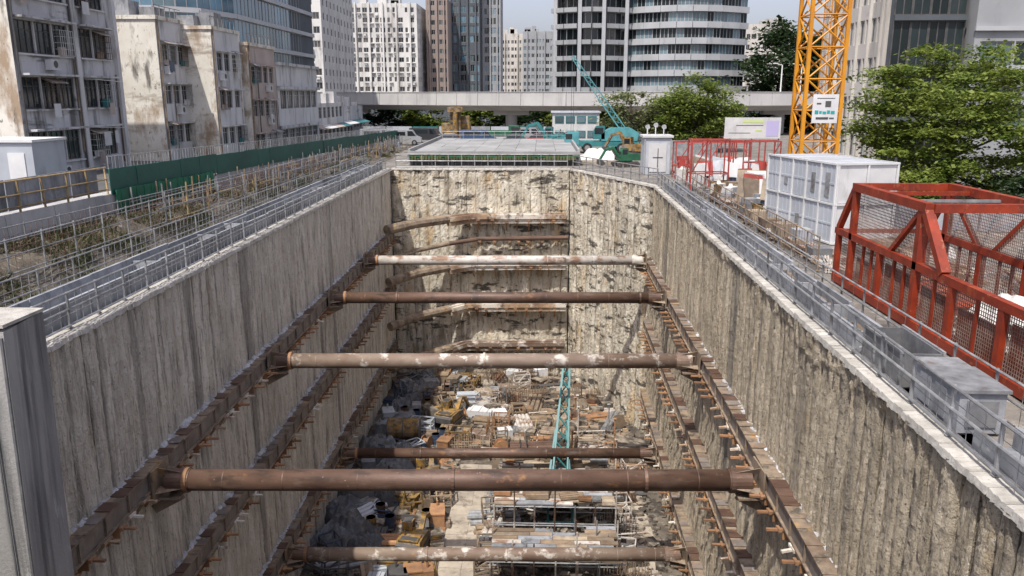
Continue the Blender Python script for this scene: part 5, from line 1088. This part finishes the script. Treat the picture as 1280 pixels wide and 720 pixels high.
for k in range(16):
    x, y = spot(-.5, 6.5, 52, 72, 1.0); put_stack(x, y, r.uniform(-.25, .25), r.choice((10, 15, 20)), r.uniform(2.2, 3.4), r.choice(('timber', 'ply', 'white_pipe', 'ply')), 'plank_stack', 'loose stack of planks lying on the pit floor under the end wall', 'plank stack', G1)
for k in range(8):
    x, y = spot(-9.5, -6.4, 40, 70, .9); put_stack(x, y, r.uniform(1.2, 1.9), 15, r.uniform(1.8, 2.6), r.choice(('timber', 'mach_yellow', 'ply', 'rust_orange')), 'plank_stack', 'stack of boards beside the yellow machines in the pit', 'plank stack', 'board stacks by the yellow machines')
# rebar mats
def rebar(x, y, rz, n, m_, label, group):
    b = MB(); [b.bar((-1.6, -1 + 2 * q / n, .1), (1.6, -1 + 2 * q / n, .1), .03) for q in range(n + 1)]; [b.bar((-1.6 + 3.2 * q / m_, -1, .13), (-1.6 + 3.2 * q / m_, 1, .13), .03) for q in range(m_ + 1)]
    [b.bar((-1.6 + 3.2 * q / m_, s, 0), (-1.6 + 3.2 * q / m_, s, .75), .03) for q in range(0, m_ + 1, 2) for s in (-1, 1)]
    ctag(b.put('rebar_cage', 'rust_orange', None, (x, y, ZF + .02), rz), label, 'rebar cage', group)
for k in range(9):
    x, y = spot(-.8, 6.4, 50, 71, 1.2); rebar(x, y, r.uniform(-.2, .2), 8, 12, 'rusty open rebar cage lying on the pit floor', 'rebar cages in the pit')
# formwork panels
for k in range(26):
    x, y = spot(-5.5, 6.8, 53, 73, .7); b = MB(); wd, dp, h = r.uniform(1, 2.2), r.uniform(.6, 1.3), r.uniform(.25, .9)
    b.box(-wd / 2, wd / 2, -dp / 2, dp / 2, .12, h); [b.box(-wd / 2 - .03, wd / 2 + .03, q, q + .08, 0, .12) for q in (-dp / 2, dp / 2 - .08)]; [b.box(q - .03, q + .03, -dp / 2 - .04, dp / 2 + .04, h, h + .06) for q in (-wd / 3, 0, wd / 3)]
    ctag(b.put('formwork_box', r.choice(('ply', 'slab', 'white', 'ply', 'rust_pale')), None, (x, y, ZF), r.uniform(-.35, .35)), 'formwork box on battens among the debris of the pit', 'formwork', 'formwork boxes in the pit')
# bags, drums and tarps in the shade
for k in range(16):
    x, y = spot(-12.6, -9.6, 42, 72, .8); vv = []; n1 = 26; sx, sy, hz = r.uniform(.9, 1.7), r.uniform(.9, 1.8), r.uniform(.5, 1.3)
    for j in range(n1 + 1):
        for i in range(n1 + 1):
            u_, v_ = i / n1 * 2 - 1, j / n1 * 2 - 1; q = max(0, (1 - u_ ** 4) * (1 - v_ ** 4)); vv.append((u_ * sx, v_ * sy, q * hz * (1 + .9 * vnoise(np.array([i * .22 + k * 9]), np.array([j * .22]))[0] + .35 * vnoise(np.array([i * .6 + k * 9]), np.array([j * .6]))[0])))
    ii = [j * (n1 + 1) + i for j in range(n1) for i in range(n1)]; o = inst('tarp_heap', np_mesh('tarp_heap', np.array(vv), np.array([(q, q + 1, q + n1 + 2, q + n1 + 1) for q in ii]), 'tarp'), None, (x, y, ZF + .01), r.uniform(0, 3)); tag(o, ('low spread-out' if hz < .75 else 'tall bulging' if hz > 1.05 else 'rounded') + ' grey-blue tarpaulin heaped over goods at the foot of the shaded wall', 'tarpaulin', 'tarpaulins in the shade')
for k in range(14):
    x, y = spot(-11.5, -6.4, 40, 71, .45); b = MB().tube((0, 0, 0), (0, 0, .9), .3, n=14); [b.tube((0, 0, q), (0, 0, q + .05), .32, n=14) for q in (0, .3, .58, .85)]; ctag(b.put('drum', r.choice(('drum_blue', 'rust', 'mach_yellow')), None, (x, y, ZF)), 'upright oil drum on the pit floor beside the machines', 'drum', 'drums in the pit')
t = thing('fuel_tank', 'yellow cylindrical tank on a cradle in the shade of the pit', 'tank', (-10.4, 57.5, ZF)); MB().tube((-1.2, 0, 1.15), (1.2, 0, 1.15), .8, n=20).put('tank', 'mach_yellow', t)
for x in (-.8, .8): MB().box(x - .12, x + .12, -.7, .7, 0, .55).put('cradle', 'dark_metal', t)
for k, x in enumerate((-1.2, 0, 1.2)): MB().tube((x - .04, 0, 1.15), (x + .04, 0, 1.15), .83, n=20).put('band', 'dark_metal', t)
excavator('yellow excavator on the pit floor between the tarpaulins and the rubble', (-7.2, 61, ZF + .05), R(70), 'mach_yellow', .68, b1=(2.2, 2.6), st=(4.4, .9))
excavator('dusty yellow excavator beside the concrete path of the pit', (-7.6, 50.5, ZF + .05), R(95), 'mach_yellow', .66, b1=(2.2, 2.6), st=(4.4, .9))
excavator('yellow excavator under the deep strut with white patches', (-7.3, 42.4, ZF + .05), R(80), 'mach_yellow', .6, b1=(2.2, 2.4), st=(4.4, .9))
# scaffold deck right of the path
def scaffold_deck(label, x0, x1, y0, y1, h, seed):
    t = thing('scaffold_deck', label, 'scaffold', ((x0 + x1) / 2, (y0 + y1) / 2, ZF)); q = random.Random(seed); hx, hy = (x1 - x0) / 2, (y1 - y0) / 2; nx, ny = max(2, round(hx * 2 / 1.2)), max(2, round(hy * 2 / 1.5))
    for i in range(nx + 1):
        for j in range(ny + 1): MB().tube((-hx + 2 * hx * i / nx, -hy + 2 * hy * j / ny, 0), (-hx + 2 * hx * i / nx, -hy + 2 * hy * j / ny, h + q.choice((0, 0, .5, 1.0))), .05, n=6).put('standard', q.choice(('galv', 'rust', 'white_pipe')), t)
    for z in (h * .5, h - .1):
        for j in range(ny + 1): MB().tube((-hx - .2, -hy + 2 * hy * j / ny, z), (hx + .2, -hy + 2 * hy * j / ny, z), .045, n=6).put('ledger', 'galv', t)
    y = -hy
    while y < hy - .2:
        x = -hx
        while x < hx - .3:
            L = q.uniform(1.0, 2.4); 
            if q.random() < .86: MB().box(x, min(x + L, hx) - .03, y, y + .36, h - .03 + q.uniform(0, .05), h + .04 + q.uniform(0.02, .06)).put('board', q.choice(('ply', 'timber', 'barrier', 'white_pipe', 'ply')), t)
            x += L
        y += .40
    return t
scaffold_deck('planked scaffold deck in front of the teal rig in the pit', -2.6, 4.7, 43.6, 46.4, 2.4, 1)
scaffold_deck('second planked scaffold deck behind the teal rig in the pit', -2.4, 4.7, 49.2, 51.8, 1.9, 2)
scaffold_deck('near planked scaffold deck below the patched strut in the pit', -2.5, 4.5, 38.0, 41.8, 2.2, 3)
for k in range(34):
    x, y, z = r.uniform(-2.2, 4.2), r.choice((r.uniform(44.0, 46.1), r.uniform(49.5, 51.4))), 0; z = ZF + (2.5 if y < 48 else 2.0)
    b = MB(); wd, dp, h = r.uniform(.5, 1.4), r.uniform(.3, .8), r.uniform(.12, .4); b.box(-wd / 2, wd / 2, -dp / 2, dp / 2, 0, h); [b.bar((-wd / 2, q, h + .03), (wd / 2, q + .1, h + .03), .05) for q in (-dp / 3, 0, dp / 4)]
    ctag(b.put('timber_bundle', r.choice(('timber', 'ply', 'rust_orange', 'galv')), None, (x, y, z + .04), r.uniform(-.3, .3)), 'small bundle of timber left on a scaffold deck in the pit', 'timber bundle', 'bundles on the scaffold decks')
# packed site gear on the pit floor: frames, crates, generators, reels, pipes, starter bars
def gear(kind, x, y, mat, rz, g):
    b = MB(); z = ZF + .01
    if kind == 'frame':
        wd, dp, h = r.uniform(.8, 1.9), r.uniform(.7, 1.4), r.uniform(.6, 1.7)
        for sx in (-1, 1):
            for sy in (-1, 1): b.bar((sx * wd / 2, sy * dp / 2, 0), (sx * wd / 2, sy * dp / 2, h), .08)
        for q in (.15, h * .55, h):
            for sy in (-1, 1): b.bar((-wd / 2, sy * dp / 2, q), (wd / 2, sy * dp / 2, q), .07); b.bar((sy * wd / 2, -dp / 2, q), (sy * wd / 2, dp / 2, q), .07)
        for q in range(4): b.bar((-wd / 2, -dp / 2 + dp * q / 3, .2), (wd / 2, -dp / 2 + dp * q / 3 + .05, .2 + r.uniform(0, h)), .09)
        return ctag(b.put('steel_rack', mat, None, (x, y, z), rz), f'open steel rack {g}', 'rack', 'steel racks ' + g)
    if kind == 'crate':
        wd, dp, h = r.uniform(.6, 1.3), r.uniform(.5, 1.0), r.uniform(.35, .9)
        b.box(-wd / 2, wd / 2, -dp / 2, dp / 2, .06, h - .1)
        for q in range(4): b.box(-wd / 2 - .03, wd / 2 + .03, -dp / 2 + q * dp / 4 + .01, -dp / 2 + (q + 1) * dp / 4 - .02, h - .1, h + r.uniform(-.04, .03))
        for sx in (-1, 1): b.box(sx * wd / 2 - .05, sx * wd / 2 + .05, -dp / 2 - .04, dp / 2 + .04, 0, .3)
        return ctag(b.put('crate', mat, None, (x, y, z), rz), f'slatted crate {g}', 'crate', 'crates ' + g)
    if kind == 'generator':
        b.box(-.8, .8, -.45, .45, .15, 1.0); b.box(-.85, .85, -.5, .5, 0, .15); b.tube((.5, 0, 1.0), (.5, 0, 1.35), .07, n=8); [b.box(-.7 + q * .3, -.5 + q * .3, -.47, .47, .35, .8) for q in range(4)]; b.box(-.83, .2, -.48, .48, 1.0, 1.08)
        return ctag(b.put('generator', mat, None, (x, y, z), rz), f'boxy generator set {g}', 'generator', 'generators ' + g)
    if kind == 'reel':
        b.tube((0, -.3, .5), (0, -.24, .5), .5, n=16); b.tube((0, .24, .5), (0, .3, .5), .5, n=16); b.tube((0, -.24, .5), (0, .24, .5), .28, n=12)
        return ctag(b.put('cable_reel', mat, None, (x, y, z), rz), f'cable reel {g}', 'cable reel', 'cable reels ' + g)
    if kind == 'pipes':
        n = r.choice((3, 4, 5)); rr = r.uniform(.09, .2); L = r.uniform(1.8, 3.6)
        for q in range(n): b.tube((-L / 2 + r.uniform(-.2, .2), (q - n / 2) * rr * 2.05, rr), (L / 2 + r.uniform(-.2, .2), (q - n / 2) * rr * 2.05, rr), rr, n=8)
        for q in range(n - 1): b.tube((-L / 2, (q - n / 2 + .5) * rr * 2.05, rr * 2.7), (L / 2, (q - n / 2 + .5) * rr * 2.05, rr * 2.7), rr, n=8)
        return ctag(b.put('pipe_bundle', mat, None, (x, y, z), rz), f'bundle of pipes {g}', 'pipe bundle', 'pipe bundles ' + g)
    n = r.choice((9, 12, 15)); 
    for q in range(n):
        for sy in (-.25, .25): b.bar((-n * .09 + q * .18, sy, 0), (-n * .09 + q * .18 + r.uniform(-.05, .05), sy + r.uniform(-.05, .05), r.uniform(.9, 1.5)), .035)
    for q in (.3, .7):
        for sy in (-.25, .25): b.bar((-n * .09, sy, q), (n * .09, sy, q), .035)
    return ctag(b.put('starter_bars', mat, None, (x, y, z), rz), f'row of starter bars {g}', 'rebar', 'starter bars ' + g)
r = random.Random(77)
for k in range(62):
    x, y = spot(-9.4, -6.0, 38, 72.3, .42); gear(r.choice(('frame', 'crate', 'crate', 'generator', 'reel', 'pipes', 'frame')), x, y, r.choice(('mach_yellow', 'mach_yellow', 'rust_orange', 'waler', 'timber', 'dark_metal', 'site_white', 'rust')), r.uniform(-.4, .4) + r.choice((0, 1.57)), 'by the yellow machines in the pit')
for k in range(34):
    x, y = spot(-12.4, -9.3, 40, 72, .4); gear(r.choice(('frame', 'crate', 'pipes', 'generator')), x, y, r.choice(('dark_metal', 'galv', 'site_white', 'barrier', 'waler', 'drum_blue')), r.uniform(0, 3), 'at the foot of the shaded wall')
for k in range(95):
    x, y = spot(-5.4, 7.0, 49, 72.6, .38)
    if x < -2.7 and y < 55: continue
    gear(r.choice(('frame', 'crate', 'pipes', 'pipes', 'bars', 'bars', 'reel')), x, y, r.choice(('ply', 'timber', 'rust_orange', 'waler', 'galv', 'white_pipe', 'rust', 'dark_metal')), r.uniform(-.3, .3) + r.choice((0, 0, 1.57)), 'among the debris under the end wall')
for k in range(26):
    x, y = r.choice((r.uniform(-2.9, -2.6), r.uniform(4.8, 5.4))), r.uniform(38, 50); gear(r.choice(('frame', 'pipes', 'bars', 'crate')), x, y, r.choice(('galv', 'waler', 'timber', 'white_pipe', 'dark_metal')), r.uniform(-.3, .3) + r.choice((0, 1.57)), 'beside the scaffold decks in the pit')
# teal rig with a leaning lattice mast
t = thing('teal_rig', 'teal rig with a leaning lattice mast on the pit floor', 'drilling rig', (1.4, 47.9, ZF))
for s in (-1, 1): MB().prism([(-1.3, 0), (1.3, 0), (1.6, .35), (1.3, .7), (-1.3, .7), (-1.6, .35)], s * .85 - .22, s * .85 + .22).put('track', 'dark_metal', t, (0, 0, 0), R(90))
MB().box(-.9, .9, -1.0, 1.2, .75, 1.7).put('body', 'teal', t); c_ = MB().box(-.9, -.1, -1.3, -.3, 1.7, 2.7).put('cab', 'teal', t); MB().box(-.8, -.2, -1.33, -1.3, 1.9, 2.55).put('window', 'glass', c_)
lattice(t, (0, .2, 1.5), (.55, 5.6, 7.6), 1.0, .45, 9, 'teal', 'mast_chord', 'mast_lacing', .055, .035)
for s in (-1, 1): MB().bar((s * .8, -.6, 1.2), (.15 + s * .35, 2.6, 4.3), .13).put('mast_strut', 'teal', t)
for s in (-.75, .75): MB().bar((s, -2.9, 0), (s, -2.9, 1.9), .14).put('front_leg', 'teal', t)
MB().bar((-.9, -2.9, .5), (.9, -2.9, .5), .12).bar((-.9, -2.9, 1.9), (.9, -2.9, 1.9), .12).put('front_rail', 'teal_light', t); MB().bar((-.7, -2.9, 1.8), (-.7, -.9, 1.5), .1).bar((.7, -2.9, 1.8), (.7, -.9, 1.5), .1).put('outrigger', 'teal', t)
# loose poles
for k in range(40):
    x, y = r.uniform(-.8, 6.8), r.uniform(42, 70); a_ = r.uniform(-.5, .5) + r.choice((0, 0, 1.57)); L = r.uniform(1.5, 4)
    ctag(MB().tube((-L / 2, 0, .06), (L / 2, 0, .06), .055, n=6).tube((-L / 2, 0, .06), (-L / 2 + .12, 0, .06), .075, n=6).tube((L / 2 - .12, 0, .06), (L / 2, 0, .06), .075, n=6).put('loose_pole', r.choice(('galv', 'rust_orange', 'white_pipe', 'bamboo')), None, (x, y, ZF + r.uniform(.15, .5)), a_), 'loose scaffold pole lying across the pit debris', 'pole', 'loose poles in the pit')
for k in range(10):
    x, y = r.uniform(-.5, 6), r.uniform(52, 66); h = r.uniform(1.5, 3)
    ctag(MB().tube((0, 0, 0), (.03, 0, h), .06, n=6).box(-.14, .14, -.14, .14, 0, .03).box(-.12, .12, -.12, .12, h, h + .03).put('upright_prop', r.choice(('white_pipe', 'rust_orange', 'galv')), None, (x, y, ZF + .02)), 'upright steel prop standing among the debris of the pit', 'prop', 'props in the pit')
